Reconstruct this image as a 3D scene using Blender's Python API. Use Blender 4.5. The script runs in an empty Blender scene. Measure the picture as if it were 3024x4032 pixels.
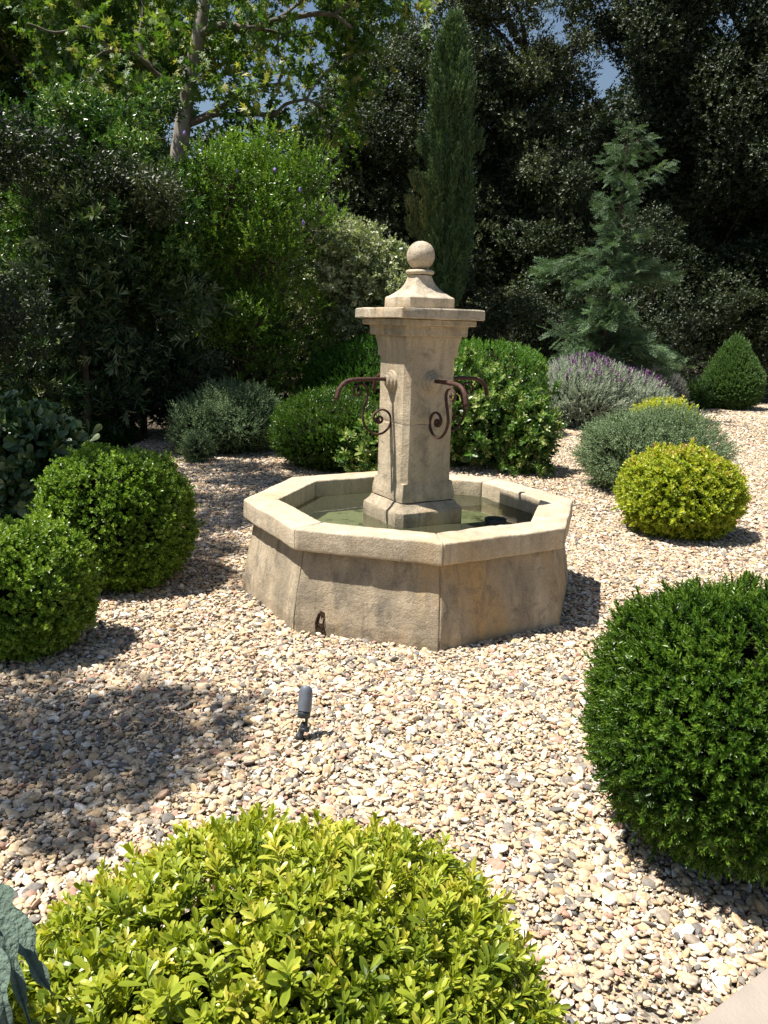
import bpy, math, random
import numpy as np
from mathutils import Vector, noise as mn
rng = np.random.default_rng(7)
random.seed(7)
SC = bpy.context.scene
COL = SC.collection
R = math.radians

# ------------------------------------------------------------------ camera
CAM = np.array([-0.0672, -4.6804, 1.5556])
PITCH, ROLL, YAW, FPX = -0.22896, 0.02699, -0.02132, 3143.65
F_ = np.array([math.sin(YAW)*math.cos(PITCH), math.cos(YAW)*math.cos(PITCH), math.sin(PITCH)])
R_ = np.array([math.cos(YAW), -math.sin(YAW), 0.0])
U_ = np.cross(R_, F_)
RX = math.cos(ROLL)*R_ + math.sin(ROLL)*U_
UX = -math.sin(ROLL)*R_ + math.cos(ROLL)*U_
cd = bpy.data.cameras.new('camera')
cam = bpy.data.objects.new('camera', cd)
COL.objects.link(cam)
from mathutils import Matrix
cam.matrix_world = Matrix(((RX[0], UX[0], -F_[0], CAM[0]), (RX[1], UX[1], -F_[1], CAM[1]), (RX[2], UX[2], -F_[2], CAM[2]), (0, 0, 0, 1)))
cd.sensor_fit = 'VERTICAL'
cd.sensor_height = 24.0
cd.lens = 24.0*FPX/4032.0
cd.clip_end = 2000
cd.clip_start = 0.05
SC.camera = cam

# ------------------------------------------------------------------ light
SUN_AZ, SUN_EL = R(-169.0), R(66.5)          # azimuth measured from +X
w = bpy.data.worlds.new('World')
SC.world = w
w.use_nodes = True
nt = w.node_tree
sky = nt.nodes.new('ShaderNodeTexSky')
sky.sky_type = 'NISHITA'
sky.sun_disc = False
sky.sun_elevation = SUN_EL
sky.sun_rotation = (math.pi/2 - SUN_AZ) % (2*math.pi)
sky.air_density = 1.2
bg = nt.nodes['Background']
nt.links.new(sky.outputs[0], bg.inputs[0])
bg.inputs[1].default_value = 0.052
sd = bpy.data.lights.new('sun', 'SUN')
sun = bpy.data.objects.new('sun', sd)
COL.objects.link(sun)
sd.energy = 5.0
sd.angle = R(0.53)
sd.color = (1.0, 0.95, 0.87)
sdir = Vector((math.cos(SUN_EL)*math.cos(SUN_AZ), math.cos(SUN_EL)*math.sin(SUN_AZ), math.sin(SUN_EL)))
sun.rotation_euler = sdir.to_track_quat('Z', 'Y').to_euler()
sun.location = sdir*30
SC.view_settings.view_transform = 'Standard'
SC.view_settings.look = 'None'
SC.view_settings.exposure = 0.95
SC.view_settings.gamma = 1.0
cy = SC.cycles
cy.max_bounces = 6
cy.diffuse_bounces = 2
cy.glossy_bounces = 3
cy.transmission_bounces = 4
cy.transparent_max_bounces = 8
cy.caustics_reflective = False
cy.caustics_refractive = False
cy.sample_clamp_indirect = 6
cy.use_denoising = True

# ------------------------------------------------------------------ helpers
S_ = 3024/1659.0
def W(x, y, d):
    """a point of the place d metres (horizontally) from the camera, seen at x, y of a 1659 px wide print"""
    r = F_ + (x*S_-1512)/FPX*RX - (y*S_-2016)/FPX*UX
    t = d/math.hypot(r[0], r[1])
    return CAM + t*r
def ground_at(x, y, z=0.0):
    r = F_ + (x*S_-1512)/FPX*RX - (y*S_-2016)/FPX*UX
    return CAM + (z-CAM[2])/r[2]*r

def tag(o, label=None, cat=None, group=None, kind=None):
    if label: o['label'] = label
    if cat: o['category'] = cat
    if group: o['group'] = group
    if kind: o['kind'] = kind
    return o
def empty(name, loc, label, cat, group=None):
    o = bpy.data.objects.new(name, None)
    COL.objects.link(o)
    o.location = loc
    o.empty_display_size = 0.1
    return tag(o, label, cat, group)
def mk(name, V, F, mat, parent=None, v=None, smooth=False):
    """one mesh object from arrays; F triangles or quads; V in world coordinates"""
    V = np.asarray(V, np.float32); F = np.asarray(F, np.int32)
    if parent is not None:
        V = V - np.array(parent['_o'] if '_o' in parent else parent.location, np.float32)
    me = bpy.data.meshes.new(name)
    n, k = F.shape
    me.vertices.add(len(V)); me.vertices.foreach_set('co', V.ravel())
    me.loops.add(n*k); me.loops.foreach_set('vertex_index', F.ravel())
    me.polygons.add(n)
    me.polygons.foreach_set('loop_start', np.arange(0, n*k, k, dtype=np.int32))
    if v is not None:
        a = me.attributes.new('v', 'FLOAT', 'POINT')
        a.data.foreach_set('value', np.asarray(v, np.float32))
    me.update(calc_edges=True)
    me.polygons.foreach_set('use_smooth', np.full(n, smooth))
    me.materials.append(mat)
    o = bpy.data.objects.new(name, me)
    COL.objects.link(o)
    if parent is not None:
        o.parent = parent
        if parent.type != 'EMPTY':
            pass
    return o
def mkp(name, V, F, mat, parent, root, **k):
    """child of a part: both meshes are stored relative to root"""
    o = mk(name, np.asarray(V, np.float32) - np.array(root.location, np.float32), F, mat, None, **k)
    o.parent = parent
    return o
def join(parts):
    Vs, Fs, vs, off = [], [], [], 0
    for p in parts:
        Vs.append(p[0]); Fs.append(np.asarray(p[1]) + off); off += len(p[0])
        vs.append(p[2] if len(p) > 2 else np.zeros(len(p[0])))
    return np.concatenate(Vs), np.concatenate(Fs), np.concatenate(vs)
def nrm(a):
    return a/np.maximum(np.linalg.norm(a, axis=-1, keepdims=True), 1e-9)
def frames(d, roll):
    """matrices with columns x, y = d, z; z faces up when roll = 0"""
    d = nrm(d)
    up = np.zeros_like(d); up[:, 2] = 1
    near = np.abs(d[:, 2]) > 0.99
    up[near] = (1, 0, 0)
    x = nrm(np.cross(d, up)); z = np.cross(x, d)
    c, s = np.cos(roll)[:, None], np.sin(roll)[:, None]
    x2 = c*x + s*z; z2 = -s*x + c*z
    return np.stack([x2, d, z2], axis=-1)
def scatter(tpls, P, D, roll, S, v, which=None):
    """copies of small leaf templates at P pointing along D, as one big mesh"""
    N = len(P)
    if which is None: which = rng.integers(0, len(tpls), N)
    M = frames(D, roll)
    out = []
    for i, (tv, tf, ta) in enumerate(tpls):
        k = np.where(which == i)[0]
        if not len(k): continue
        Vv = np.einsum('nij,mj->nmi', M[k]*S[k][:, None, None], tv) + P[k][:, None, :]
        Fv = tf[None] + (np.arange(len(k))*len(tv))[:, None, None]
        av = np.clip(v[k][:, None] + ta[None], 0, 1)
        out.append((Vv.reshape(-1, 3), Fv.reshape(-1, tf.shape[1]), av.ravel()))
    return join(out)
def lumps(seed, n=10, f=3.0):
    r = np.random.default_rng(seed)
    K = r.normal(size=(n, 3))*f; ph = r.uniform(0, 6.28, n); A = r.uniform(.4, 1, n)
    A /= A.sum()
    return lambda X: (np.cos(X@K.T + ph)*A).sum(-1)*2.7
def tube(path, rad, seg=8, cap=True):
    path = np.asarray(path, float); n = len(path)
    rad = np.broadcast_to(np.asarray(rad, float), (n,)) if np.ndim(rad) < 2 else rad
    T = nrm(np.gradient(path, axis=0))
    x = np.cross(T[0], (0, 0, 1.0))
    if np.linalg.norm(x) < .1: x = np.cross(T[0], (0, 1.0, 0))
    x = x/np.linalg.norm(x)
    V = []
    a = np.linspace(0, 2*math.pi, seg, endpoint=False)
    for i in range(n):
        x = x - T[i]*(x@T[i]); x = x/np.linalg.norm(x); y = np.cross(T[i], x)
        V.append(path[i] + rad[i]*(np.cos(a)[:, None]*x + np.sin(a)[:, None]*y))
    V = np.concatenate(V)
    F = []
    for i in range(n-1):
        for j in range(seg):
            b = (j+1) % seg
            F.append((i*seg+j, i*seg+b, (i+1)*seg+b, (i+1)*seg+j))
    if cap:
        for base, rev in ((0, True), ((n-1)*seg, False)):
            V = np.vstack([V, V[base:base+seg].mean(0)]); c = len(V)-1
            for j in range(seg):
                q = (base+j, base+(j+1) % seg, c, c) if not rev else (base+(j+1) % seg, base+j, c, c)
                F.append(q)
    F = np.array(F)
    # degenerate quads to triangles: everything as triangles
    t = [F[:, [0, 1, 2]], F[F[:, 2] != F[:, 3]][:, [0, 2, 3]]]
    return V, np.concatenate(t)
def smooth_path(P, n):
    """Catmull-Rom through the points"""
    P = np.asarray(P, float)
    Q = np.vstack([2*P[0]-P[1], P, 2*P[-1]-P[-2]])
    out = []
    for i in range(1, len(Q)-2):
        t = np.linspace(0, 1, n, endpoint=False)[:, None]
        p0, p1, p2, p3 = Q[i-1], Q[i], Q[i+1], Q[i+2]
        out.append(.5*((2*p1) + (-p0+p2)*t + (2*p0-5*p1+4*p2-p3)*t**2 + (-p0+3*p1-3*p2+p3)*t**3))
    out.append(P[-1:])
    return np.concatenate(out)

# ------------------------------------------------------------------ materials
def newmat(name):
    m = bpy.data.materials.new(name); m.use_nodes = True
    return m, m.node_tree, m.node_tree.nodes['Principled BSDF']
def ramp(nt_, cols, pos=None, interp='LINEAR'):
    r = nt_.nodes.new('ShaderNodeValToRGB'); e = r.color_ramp
    e.interpolation = interp
    pos = pos or [i/(len(cols)-1) for i in range(len(cols))]
    while len(e.elements) < len(cols): e.elements.new(.5)
    for i, (c, p) in enumerate(zip(cols, pos)):
        e.elements[i].position = p; e.elements[i].color = (*c, 1)
    return r
def leafmat(name, cols, rough=.42, trans=.25, pos=None, spec=.5, tint=(1.15, 1.25, .5)):
    m, t, b = newmat(name)
    a = t.nodes.new('ShaderNodeAttribute'); a.attribute_name = 'v'
    r = ramp(t, cols, pos)
    t.links.new(a.outputs['Fac'], r.inputs[0])
    t.links.new(r.outputs[0], b.inputs['Base Color'])
    b.inputs['Roughness'].default_value = rough
    b.inputs['Specular IOR Level'].default_value = spec
    tr = t.nodes.new('ShaderNodeBsdfTranslucent')
    mul = t.nodes.new('ShaderNodeMix'); mul.data_type = 'RGBA'; mul.blend_type = 'MULTIPLY'
    mul.inputs[0].default_value = 1
    t.links.new(r.outputs[0], mul.inputs[6]); mul.inputs[7].default_value = (*tint, 1)
    t.links.new(mul.outputs[2], tr.inputs[0])
    mx = t.nodes.new('ShaderNodeMixShader'); mx.inputs[0].default_value = trans
    t.links.new(b.outputs[0], mx.inputs[1]); t.links.new(tr.outputs[0], mx.inputs[2])
    t.links.new(mx.outputs[0], t.nodes['Material Output'].inputs[0])
    return m
def plain(name, col, rough=.8, spec=.3, nscale=20, namp=.35, bump=.0, bscale=60, metal=0.0):
    m, t, b = newmat(name)
    tc = t.nodes.new('ShaderNodeTexCoord')
    n = t.nodes.new('ShaderNodeTexNoise'); n.inputs['Scale'].default_value = nscale; n.inputs['Detail'].default_value = 5
    t.links.new(tc.outputs['Object'], n.inputs['Vector'])
    r = ramp(t, [tuple(c*(1-namp) for c in col), tuple(min(1, c*(1+namp)) for c in col)], [.3, .7])
    t.links.new(n.outputs[0], r.inputs[0]); t.links.new(r.outputs[0], b.inputs['Base Color'])
    b.inputs['Roughness'].default_value = rough; b.inputs['Specular IOR Level'].default_value = spec
    b.inputs['Metallic'].default_value = metal
    if bump:
        n2 = t.nodes.new('ShaderNodeTexNoise'); n2.inputs['Scale'].default_value = bscale; n2.inputs['Detail'].default_value = 6
        t.links.new(tc.outputs['Object'], n2.inputs['Vector'])
        bp = t.nodes.new('ShaderNodeBump'); bp.inputs['Strength'].default_value = bump; bp.inputs['Distance'].default_value = .01
        t.links.new(n2.outputs[0], bp.inputs['Height']); t.links.new(bp.outputs[0], b.inputs['Normal'])
    return m
def stone(name, a=(.50, .385, .245), bcol=(.41, .32, .215), c=(.60, .49, .34), stain=.5, pit=.5):
    m, t, b = newmat(name)
    L = t.links.new
    tc = t.nodes.new('ShaderNodeTexCoord')
    def nz(sc, det=6, rough=.6, vec=None, dist=0):
        n = t.nodes.new('ShaderNodeTexNoise'); n.inputs['Scale'].default_value = sc
        n.inputs['Detail'].default_value = det; n.inputs['Roughness'].default_value = rough
        n.inputs['Distortion'].default_value = dist
        L(vec or tc.outputs['Object'], n.inputs['Vector']); return n
    mp = t.nodes.new('ShaderNodeMapping'); mp.inputs['Scale'].default_value = (1, 1, .35)
    L(tc.outputs['Object'], mp.inputs['Vector'])
    n1 = nz(5.5, 8, .65, mp.outputs[0], .4)
    r1 = ramp(t, [tuple(x*.82 for x in bcol), bcol, a, c], [.28, .42, .54, .68]); L(n1.outputs[0], r1.inputs[0])
    # yellow / orange iron staining in soft vertical runs
    n2 = nz(3.1, 5, .6, mp.outputs[0])
    r2 = ramp(t, [(0, 0, 0), (1, 1, 1)], [.52, .72]); L(n2.outputs[0], r2.inputs[0])
    m1 = t.nodes.new('ShaderNodeMix'); m1.data_type = 'RGBA'; m1.blend_type = 'MIX'
    mm = t.nodes.new('ShaderNodeMath'); mm.operation = 'MULTIPLY'; mm.inputs[1].default_value = .55*stain*2
    L(r2.outputs[0], mm.inputs[0]); L(mm.outputs[0], m1.inputs[0]); L(r1.outputs[0], m1.inputs[6]); m1.inputs[7].default_value = (.50, .33, .15, 1)
    # grey lichen / soot
    n3 = nz(9, 9, .72, None, .6)
    r3 = ramp(t, [(0, 0, 0), (1, 1, 1)], [.50, .68]); L(n3.outputs[0], r3.inputs[0])
    m2 = t.nodes.new('ShaderNodeMix'); m2.data_type = 'RGBA'
    mm2 = t.nodes.new('ShaderNodeMath'); mm2.operation = 'MULTIPLY'; mm2.inputs[1].default_value = stain
    L(r3.outputs[0], mm2.inputs[0]); L(mm2.outputs[0], m2.inputs[0]); L(m1.outputs[2], m2.inputs[6]); m2.inputs[7].default_value = (.19, .165, .13, 1)
    # thin dark rain streaks
    mq = t.nodes.new('ShaderNodeMapping'); mq.inputs['Scale'].default_value = (9, 9, .55)
    L(tc.outputs['Object'], mq.inputs['Vector'])
    n7 = nz(2.6, 6, .62, mq.outputs[0]); r7 = ramp(t, [(0, 0, 0), (1, 1, 1)], [.54, .76]); L(n7.outputs[0], r7.inputs[0])
    m7 = t.nodes.new('ShaderNodeMix'); m7.data_type = 'RGBA'; mm7 = t.nodes.new('ShaderNodeMath'); mm7.operation = 'MULTIPLY'; mm7.inputs[1].default_value = stain*.8
    L(r7.outputs[0], mm7.inputs[0]); L(mm7.outputs[0], m7.inputs[0]); L(m2.outputs[2], m7.inputs[6]); m7.inputs[7].default_value = (.17, .145, .11, 1)
    m2 = m7
    # fine grain
    n4 = nz(160, 4, .7)
    r4 = ramp(t, [(.78, .78, .78), (1.12, 1.12, 1.12)], [.35, .62]); L(n4.outputs[0], r4.inputs[0])
    m3 = t.nodes.new('ShaderNodeMix'); m3.data_type = 'RGBA'; m3.blend_type = 'MULTIPLY'; m3.inputs[0].default_value = 1
    L(m2.outputs[2], m3.inputs[6]); L(r4.outputs[0], m3.inputs[7])
    L(m3.outputs[2], b.inputs['Base Color'])
    b.inputs['Roughness'].default_value = .88; b.inputs['Specular IOR Level'].default_value = .25
    # bump: pits + undulation
    n5 = nz(70, 8, .7); n6 = nz(16, 4, .5)
    vo = t.nodes.new('ShaderNodeTexVoronoi'); vo.inputs['Scale'].default_value = 130; L(tc.outputs['Object'], vo.inputs['Vector'])
    ad = t.nodes.new('ShaderNodeMath'); ad.operation = 'MULTIPLY_ADD'; ad.inputs[1].default_value = 1.6
    L(n6.outputs[0], ad.inputs[0]); L(n5.outputs[0], ad.inputs[2])
    rp = ramp(t, [(0, 0, 0), (1, 1, 1)], [.0, .35]); L(vo.outputs['Distance'], rp.inputs[0])
    ad2 = t.nodes.new('ShaderNodeMath'); ad2.operation = 'MULTIPLY_ADD'; ad2.inputs[1].default_value = .35*pit*2
    L(rp.outputs[0], ad2.inputs[0]); L(ad.outputs[0], ad2.inputs[2])
    bp = t.nodes.new('ShaderNodeBump'); bp.inputs['Strength'].default_value = .8; bp.inputs['Distance'].default_value = .006
    L(ad2.outputs[0], bp.inputs['Height']); L(bp.outputs[0], b.inputs['Normal'])
    return m

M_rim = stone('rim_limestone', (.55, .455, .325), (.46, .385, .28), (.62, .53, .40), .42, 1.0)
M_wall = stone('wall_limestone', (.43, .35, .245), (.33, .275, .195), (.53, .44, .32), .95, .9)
M_pil = stone('pillar_limestone', (.53, .43, .30), (.43, .355, .25), (.61, .515, .375), .75, .9)
M_cap = stone('cap_limestone', (.55, .465, .345), (.44, .38, .29), (.62, .55, .43), .7, .7)
M_mortar = plain('mortar', (.34, .29, .22), .95, .1, 40, .3, .4, 90)
M_iron = plain('rusty_iron', (.070, .030, .021), .62, .45, 60, .55, .6, 180, .3)
M_bark = plain('bark', (.10, .075, .055), .95, .1, 12, .5, .8, 25)
M_core = plain('twigs', (.012, .013, .006), 1.0, 0.02, 14, .5)  # for solid cores; near-black stands in for the shade between leaves

# ------------------------------------------------------------------ ground, gravel, terrace
gx = 400
def soil_mat():
    m, t, b = newmat('soil'); L = t.links.new
    tc = t.nodes.new('ShaderNodeTexCoord')
    n = t.nodes.new('ShaderNodeTexNoise'); n.inputs['Scale'].default_value = 3; n.inputs['Detail'].default_value = 10
    L(tc.outputs['Object'], n.inputs['Vector'])
    r = ramp(t, [(.03, .022, .013), (.075, .055, .033), (.13, .10, .06)], [.35, .5, .7]); L(n.outputs[0], r.inputs[0])
    L(r.outputs[0], b.inputs['Base Color']); b.inputs['Roughness'].default_value = 1
    n2 = t.nodes.new('ShaderNodeTexNoise'); n2.inputs['Scale'].default_value = 30; n2.inputs['Detail'].default_value = 8
    L(tc.outputs['Object'], n2.inputs['Vector'])
    bp = t.nodes.new('ShaderNodeBump'); bp.inputs['Distance'].default_value = .05
    L(n2.outputs[0], bp.inputs['Height']); L(bp.outputs[0], b.inputs['Normal'])
    return m
g = mk('ground', [(-gx, -gx, -.03), (gx, -gx, -.03), (gx, gx, -.03), (-gx, gx, -.03)], [(0, 1, 2, 3)], soil_mat())
tag(g, kind='structure')

# outline of the gravel court (metres)
COURT = np.array([(-4.2, -7.5), (-3.4, 3.2), (-3.5, 6.3), (-1.6, 7.6), (1.0, 9.6), (2.4, 11.5), (4.4, 13.4), (6.5, 14.6), (11.5, 14.6), (10.5, 4), (6, -7.5)])
def inside(P, poly):
    x, y = P[:, 0], P[:, 1]; c = np.zeros(len(P), bool); j = len(poly)-1
    for i in range(len(poly)):
        xi, yi = poly[i]; xj, yj = poly[j]
        hit = ((yi > y) != (yj > y)) & (x < (xj-xi)*(y-yi)/(yj-yi+1e-12)+xi)
        c ^= hit; j = i
    return c
def bed_mat():
    m, t, b = newmat('gravel_bed'); L = t.links.new
    tc = t.nodes.new('ShaderNodeTexCoord')
    v = t.nodes.new('ShaderNodeTexVoronoi'); v.inputs['Scale'].default_value = 48; L(tc.outputs['Object'], v.inputs['Vector'])
    sp = t.nodes.new('ShaderNodeSeparateColor'); L(v.outputs['Color'], sp.inputs[0])
    r = ramp(t, [(.17, .145, .11), (.34, .28, .20), (.40, .33, .24), (.25, .22, .18), (.42, .36, .28)], interp='CONSTANT'); L(sp.outputs[0], r.inputs[0])
    L(r.outputs[0], b.inputs['Base Color']); b.inputs['Roughness'].default_value = .9
    bp = t.nodes.new('ShaderNodeBump'); bp.inputs['Distance'].default_value = .012; bp.invert = True
    L(v.outputs['Distance'], bp.inputs['Height']); L(bp.outputs[0], b.inputs['Normal'])
    return m
bm_v = [(x, y, -.012) for x, y in COURT]
me = bpy.data.meshes.new('gravel_path'); me.from_pydata(bm_v, [], [tuple(range(len(bm_v)))]); me.materials.append(bed_mat())
o = bpy.data.objects.new('path', me); COL.objects.link(o); tag(o, kind='structure')

# terrace slab the photographer stands on
tA = np.array([.635, -3.15]); tu = np.array([.805, .593]); tn = np.array([.593, -.805])
def slab_xy(a, b): return tA + a*tu + b*tn
q = [slab_xy(-.95, .0), slab_xy(2.6, .0), slab_xy(2.6, 3.4), slab_xy(-.95, 3.4)]
V = []; F = []
def slab_mesh(q, z0, z1, bev):
    c = sum(q)/4; V = []
    for z, s in ((z0, 0), (z1-bev, 0), (z1-bev*.3, bev*.4), (z1, bev)):
        for p in q:
            d = c-p; V.append((*(p + np.sign(d)*0 + d/np.linalg.norm(d)*s*1.4), z))
    F = []
    for k in range(3):
        for j in range(4):
            F.append((k*4+j, k*4+(j+1) % 4, k*4+4+(j+1) % 4, k*4+4+j))
    F.append((12, 13, 14, 15))
    return V, F
V, F = slab_mesh(q, -.1, .022, .008)
M_slab = plain('concrete_slab', (.31, .265, .225), .9, .2, 7, .1, .25, 120)
o = mk('pavement', V, F, M_slab); tag(o, kind='structure')

# ------------------------------------------------------------------ fountain
PHI = R(8.239)
root = empty('stone_fountain', (0, 0, 0), 'weathered limestone fountain with octagonal basin, square pillar, ball finial and iron spouts', 'fountain')
def rounded(poly, r, seg=3, sub=.03):
    """closed profile with rounded corners and extra points along long sides"""
    P = [np.array(p, float) for p in poly]; n = len(P); out = []
    for i in range(n):
        a, b_, c = P[i-1], P[i], P[(i+1) % n]
        d1 = (a-b_)/np.linalg.norm(a-b_); d2 = (c-b_)/np.linalg.norm(c-b_)
        s, e = b_+d1*r, b_+d2*r
        arc = []
        for k in range(seg+1):
            t = k/seg
            arc.append((1-t)**2*s + 2*t*(1-t)*b_ + t*t*e)
        out.append(arc)
    res = []
    for i in range(n):
        res += out[i]
        s, e = out[i][-1], out[(i+1) % n][0]
        m = max(1, int(np.linalg.norm(e-s)/sub))
        for k in range(1, m): res.append(s + (e-s)*k/m)
    return np.array(res)
def rough_up(V, amp1=.003, f1=7, amp2=.0016, f2=38, seed=0):
    V = np.array(V, float)
    for i in range(len(V)):
        p = Vector(V[i]) + Vector((seed*3.1, 0, seed*1.7))
        d = mn.noise_vector(p*f1)*amp1 + mn.noise_vector(p*f2)*amp2
        V[i] += np.array(d)
    return V
def octant(k, prof, gap, nt_=22, endr=.006):
    """block of the octagon ring between corners k and k+1; prof = closed (r, z) outline"""
    a0 = math.pi + PHI + k*math.pi/4; a1 = a0 + math.pi/4
    d0 = np.array([math.cos(a0), math.sin(a0)]); d1 = np.array([math.cos(a1), math.sin(a1)])
    cen = prof.mean(0); V = []; m = len(prof)
    ts = [(0.0, endr), (.004, endr*.3), (.012, 0)] + [(t, 0) for t in np.linspace(.03, .97, nt_)] + [(.988, 0), (.996, endr*.3), (1.0, endr)]
    for t, sh in ts:
        for r_, z in prof:
            dd = np.array([r_, z])-cen; l = np.linalg.norm(dd)
            rr, zz = cen + dd*(1-sh/l)
            e0, e1 = d0*rr, d1*rr
            u = (e1-e0)/np.linalg.norm(e1-e0)
            p = (e0+u*gap) + (e1-e0-2*u*gap)*t
            V.append((p[0], p[1], zz))
    F = []
    nn = len(ts)
    for i in range(nn-1):
        for j in range(m):
            b_ = (j+1) % m
            F.append((i*m+j, (i+1)*m+j, (i+1)*m+b_, i*m+b_))
    return V, F, m, nn
def octant_obj(name, k, prof, gap, mat, seed):
    V, F, m, nn = octant(k, prof, gap)
    V = rough_up(V, .0038, 6, .0025, 42, seed)
    me = bpy.data.meshes.new(name)
    me.from_pydata([tuple(x) for x in V], [], F + [tuple(range(m)), tuple(range((nn-1)*m, nn*m))[::-1]])
    me.materials.append(mat)
    for p in me.polygons: p.use_smooth = len(p.vertices) == 4
    o = bpy.data.objects.new(name, me); COL.objects.link(o); o.parent = root
    return o
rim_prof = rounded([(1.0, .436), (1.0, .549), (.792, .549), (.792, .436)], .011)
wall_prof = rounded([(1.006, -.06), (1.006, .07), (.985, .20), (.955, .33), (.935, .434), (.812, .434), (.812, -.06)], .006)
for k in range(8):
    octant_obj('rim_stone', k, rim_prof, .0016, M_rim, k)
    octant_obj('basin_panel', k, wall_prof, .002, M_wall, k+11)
def ring_poly(r_, z, n=8, a0=math.pi+PHI):
    return [(r_*math.cos(a0+i*2*math.pi/n), r_*math.sin(a0+i*2*math.pi/n), z) for i in range(n)]
# mortar filling the joints: a slightly inset ring
def mortar_ring():
    pr = [(.995, -.05), (.999, .07), (.977, .20), (.947, .33), (.929, .432), (.992, .4385), (.992, .543), (.80, .543), (.80, .43), (.818, .425), (.818, -.05)]
    V = []; F = []
    for k in range(8):
        a = math.pi+PHI+k*math.pi/4
        for r_, z in pr: V.append((r_*math.cos(a), r_*math.sin(a), z))
    m = len(pr)
    for k in range(8):
        for j in range(m):
            F.append((k*m+j, ((k+1) % 8)*m+j, ((k+1) % 8)*m+(j+1) % m, k*m+(j+1) % m))
    return V, F
V, F = mortar_ring(); mk('mortar_joint', V, F, M_mortar, root)
# basin floor with greenish silt
def floor_mat():
    m, t, b = newmat('silt_floor'); L = t.links.new
    tc = t.nodes.new('ShaderNodeTexCoord')
    n = t.nodes.new('ShaderNodeTexNoise'); n.inputs['Scale'].default_value = 6; n.inputs['Detail'].default_value = 9; n.inputs['Roughness'].default_value = .7
    L(tc.outputs['Object'], n.inputs['Vector'])
    r = ramp(t, [(.09, .10, .05), (.33, .34, .22), (.44, .45, .32)], [.38, .46, .66]); L(n.outputs[0], r.inputs[0])
    L(r.outputs[0], b.inputs['Base Color']); b.inputs['Roughness'].default_value = .95
    return m
V = ring_poly(.83, .335) + [(0, 0, .335)]; F = [(i, (i+1) % 8, 8) for i in range(8)]
mk('basin_floor', V, F, floor_mat(), root)
def water_mat():
    m, t, b = newmat('pond_water'); L = t.links.new
    t.nodes.remove(b)
    tr = t.nodes.new('ShaderNodeBsdfTransparent'); tr.inputs[0].default_value = (.62, .65, .54, 1)
    gl = t.nodes.new('ShaderNodeBsdfGlossy'); gl.inputs['Roughness'].default_value = .015
    fr = t.nodes.new('ShaderNodeFresnel'); fr.inputs[0].default_value = 1.33
    df = t.nodes.new('ShaderNodeBsdfDiffuse'); df.inputs[0].default_value = (.26, .275, .19, 1)
    tc = t.nodes.new('ShaderNodeTexCoord'); n = t.nodes.new('ShaderNodeTexNoise'); n.inputs['Scale'].default_value = 11; n.inputs['Detail'].default_value = 2
    L(tc.outputs['Object'], n.inputs['Vector'])
    bp = t.nodes.new('ShaderNodeBump'); bp.inputs['Strength'].default_value = .05; bp.inputs['Distance'].default_value = .01
    L(n.outputs[0], bp.inputs['Height']); L(bp.outputs[0], gl.inputs['Normal']); L(bp.outputs[0], fr.inputs['Normal'])
    m0 = t.nodes.new('ShaderNodeMixShader'); m0.inputs[0].default_value = .12
    L(tr.outputs[0], m0.inputs[1]); L(df.outputs[0], m0.inputs[2])
    mx = t.nodes.new('ShaderNodeMixShader')
    L(fr.outputs[0], mx.inputs[0]); L(m0.outputs[0], mx.inputs[1]); L(gl.outputs[0], mx.inputs[2])
    L(mx.outputs[0], t.nodes['Material Output'].inputs[0])
    return m
V = ring_poly(.815, .443) + [(0, 0, .443)]
mk('water', V, F, water_mat(), root)

# pillar ---------------------------------------------------------
SQ = R(-59.26)      # outward normal of the right hand front face
def sq_ring(s, z, c, n=6):
    """square ring of half size s with cut corners c, n points a side"""
    P = []
    cs = [(s, -s+c), (s, s-c), (s-c, s), (-s+c, s), (-s, s-c), (-s, -s+c), (-s+c, -s), (s-c, -s)]
    for i in range(8):
        a, b_ = np.array(cs[i]), np.array(cs[(i+1) % 8])
        k = n if i % 2 == 0 else 2
        for j in range(k): P.append(a + (b_-a)*j/k)
    P = np.array(P)
    x = P[:, 0]*math.cos(SQ) - P[:, 1]*math.sin(SQ); y = P[:, 0]*math.sin(SQ) + P[:, 1]*math.cos(SQ)
    return np.stack([x, y, np.full(len(P), z)], 1)
def loft(rings, name, mat, seed=0, amp=1.0, parent=root, smooth=True, sharp=None):
    m = len(rings[0]); V = np.concatenate(rings); F = []
    for i in range(len(rings)-1):
        for j in range(m):
            F.append((i*m+j, i*m+(j+1) % m, (i+1)*m+(j+1) % m, (i+1)*m+j))
    V = rough_up(V, .0022*amp, 9, .0012*amp, 45, seed)
    me = bpy.data.meshes.new(name)
    n = len(rings)
    me.from_pydata([tuple(x) for x in V], [], F + [tuple(range(m))[::-1], tuple(range((n-1)*m, n*m))])
    me.materials.append(mat)
    for p in me.polygons: p.use_smooth = False
    o = bpy.data.objects.new(name, me); COL.objects.link(o); o.parent = parent
    if smooth:
        for p in me.polygons: p.use_smooth = True
        me.set_sharp_from_angle(angle=R(32))
    return o
def prof_rings(pts, sub=.03):
    """pts: (s, z, chamfer); finely interpolated"""
    out = []
    for (a, b_) in zip(pts[:-1], pts[1:]):
        l = math.hypot(b_[0]-a[0], b_[1]-a[1]); k = max(1, int(l/sub))
        for j in range(k):
            t = j/k; out.append(sq_ring(*(a[i]+(b_[i]-a[i])*t for i in range(3))))
    out.append(sq_ring(*pts[-1]))
    return out
e = .004
loft(prof_rings([(.226, .30, .035), (.229, .505, .035), (.226, .521, .034), (.214, .533, .03), (.200, .545, .022), (.190, .558, .012), (.184, .566, .006), (.15, .568, .006)]), 'pillar_base', M_wall, 3)
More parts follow.
